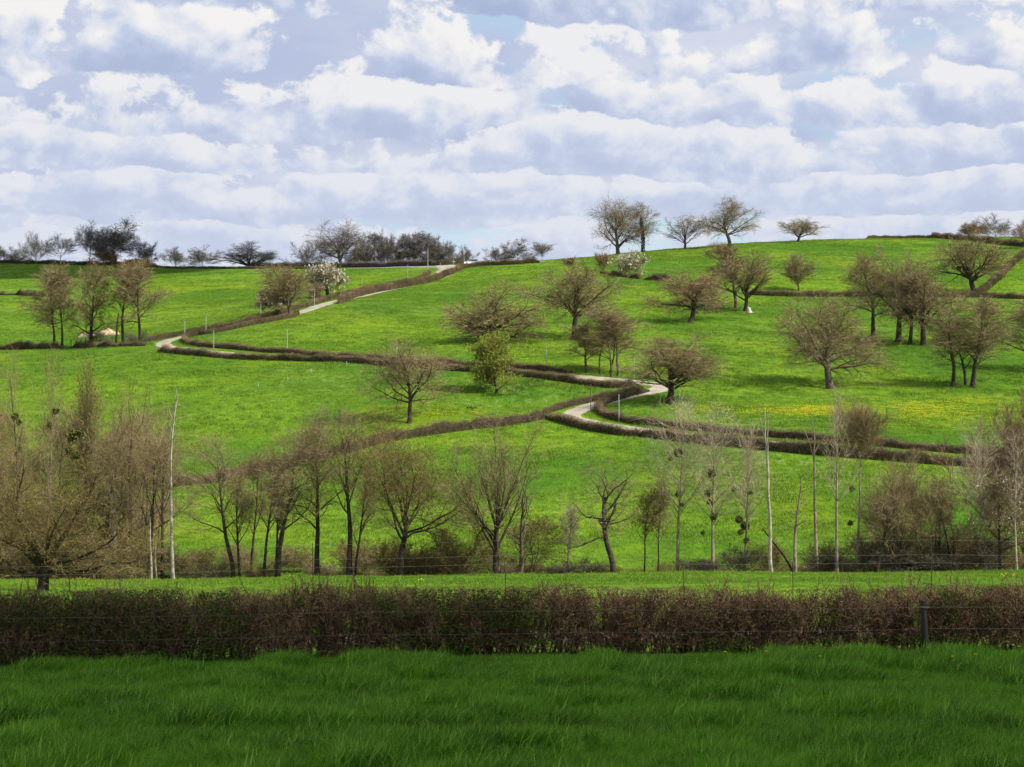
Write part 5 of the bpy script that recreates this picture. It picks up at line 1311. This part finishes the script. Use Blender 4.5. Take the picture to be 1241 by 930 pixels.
# rank rushes in the damp hollows
rp = []
for u0, v0, su, sv, n_ in ((665, 461, 16, 3, 60), (640, 466, 14, 3, 50), (700, 470, 20, 4, 60), (618, 474, 12, 2, 40), (780, 330, 30, 4, 50), (560, 470, 30, 6, 40), (300, 360, 60, 10, 60), (930, 415, 50, 12, 60), (1180, 460, 40, 4, 50), (330, 500, 60, 14, 60), (880, 580, 70, 16, 60), (520, 420, 60, 8, 50), (160, 440, 60, 6, 50)):
    for a_, b_ in zip(rg.normal(u0, su, n_), rg.normal(v0, sv, n_)): rp.append(ray(a_, b_, 182.0))
rp = np.array(rp); k = clear_of_road(rp[:, 0], rp[:, 1]); rp = rp[k]; n = len(rp)
scatter('rushes', 'scattered dark rushes and rank tufts in the damp hollows of the pasture', rp, rg.uniform(.6, 1.5, n), np.stack([np.zeros(n), np.zeros(n), rg.uniform(0, 6, n)], 1),
        [blades(26, .28, .22, .45, .016, .15, 850+i_, 1) for i_ in range(4)], M['rush'], 'rushes')
# single dandelions in the near grass
rd_ = np.random.RandomState(9)
for u, v, lb in ((877, 803, 'yellow dandelion in the near grass farthest left of the thick fence post'), (927, 803, 'yellow dandelion second from the left in the near grass'),
                 (937, 792, 'left one of two close dandelions near the foot of the hedge'), (948, 790, 'right one of two close dandelions near the foot of the hedge'),
                 (992, 807, 'low yellow dandelion midway between the close pair and the thick post'), (1088, 799, 'yellow dandelion just below and left of the thick fence post'),
                 (1152, 808, 'lowest yellow dandelion right of the thick fence post'), (1180, 806, 'yellow dandelion halfway from the thick post to the right edge'),
                 (1226, 797, 'left one of two close dandelions at the right edge of the grass'), (1233, 799, 'right one of two close dandelions at the right edge of the grass')):
    Yd = 45.5 - (v - 782)*.30
    p = at(u, Yd); o = thing('dandelion', lb, 'flower', p, 'dandelions in the near grass')
    h = .30 + .04*rd_.rand()
    g = Geo(); g.tubes(np.array([[[0, 0, -.02], [.01, 0, h*.5], [.03, 0, h]]]), np.array([[.004, .003, .003]]), 4); g.build('stem', M['leaf_young'], o)
    g = Geo(); a = np.arange(12)*np.pi/6; c = np.array([.03, 0, h])
    V = np.vstack([[c + [0, -.012, .030]], c + np.stack([np.cos(a)*.032, np.sin(a)*.032, .012 + .006*(-1.0)**np.arange(12)], 1), [c - [0, 0, .012]]])
    g.add(V, None, [(0, 1+k_, 1+(k_+1) % 12) for k_ in range(12)] + [(13, 1+(k_+1) % 12, 1+k_) for k_ in range(12)]); g.build('flower_head', M['dandelion'], o)
print('tree and hedge triangles', TRI[0])
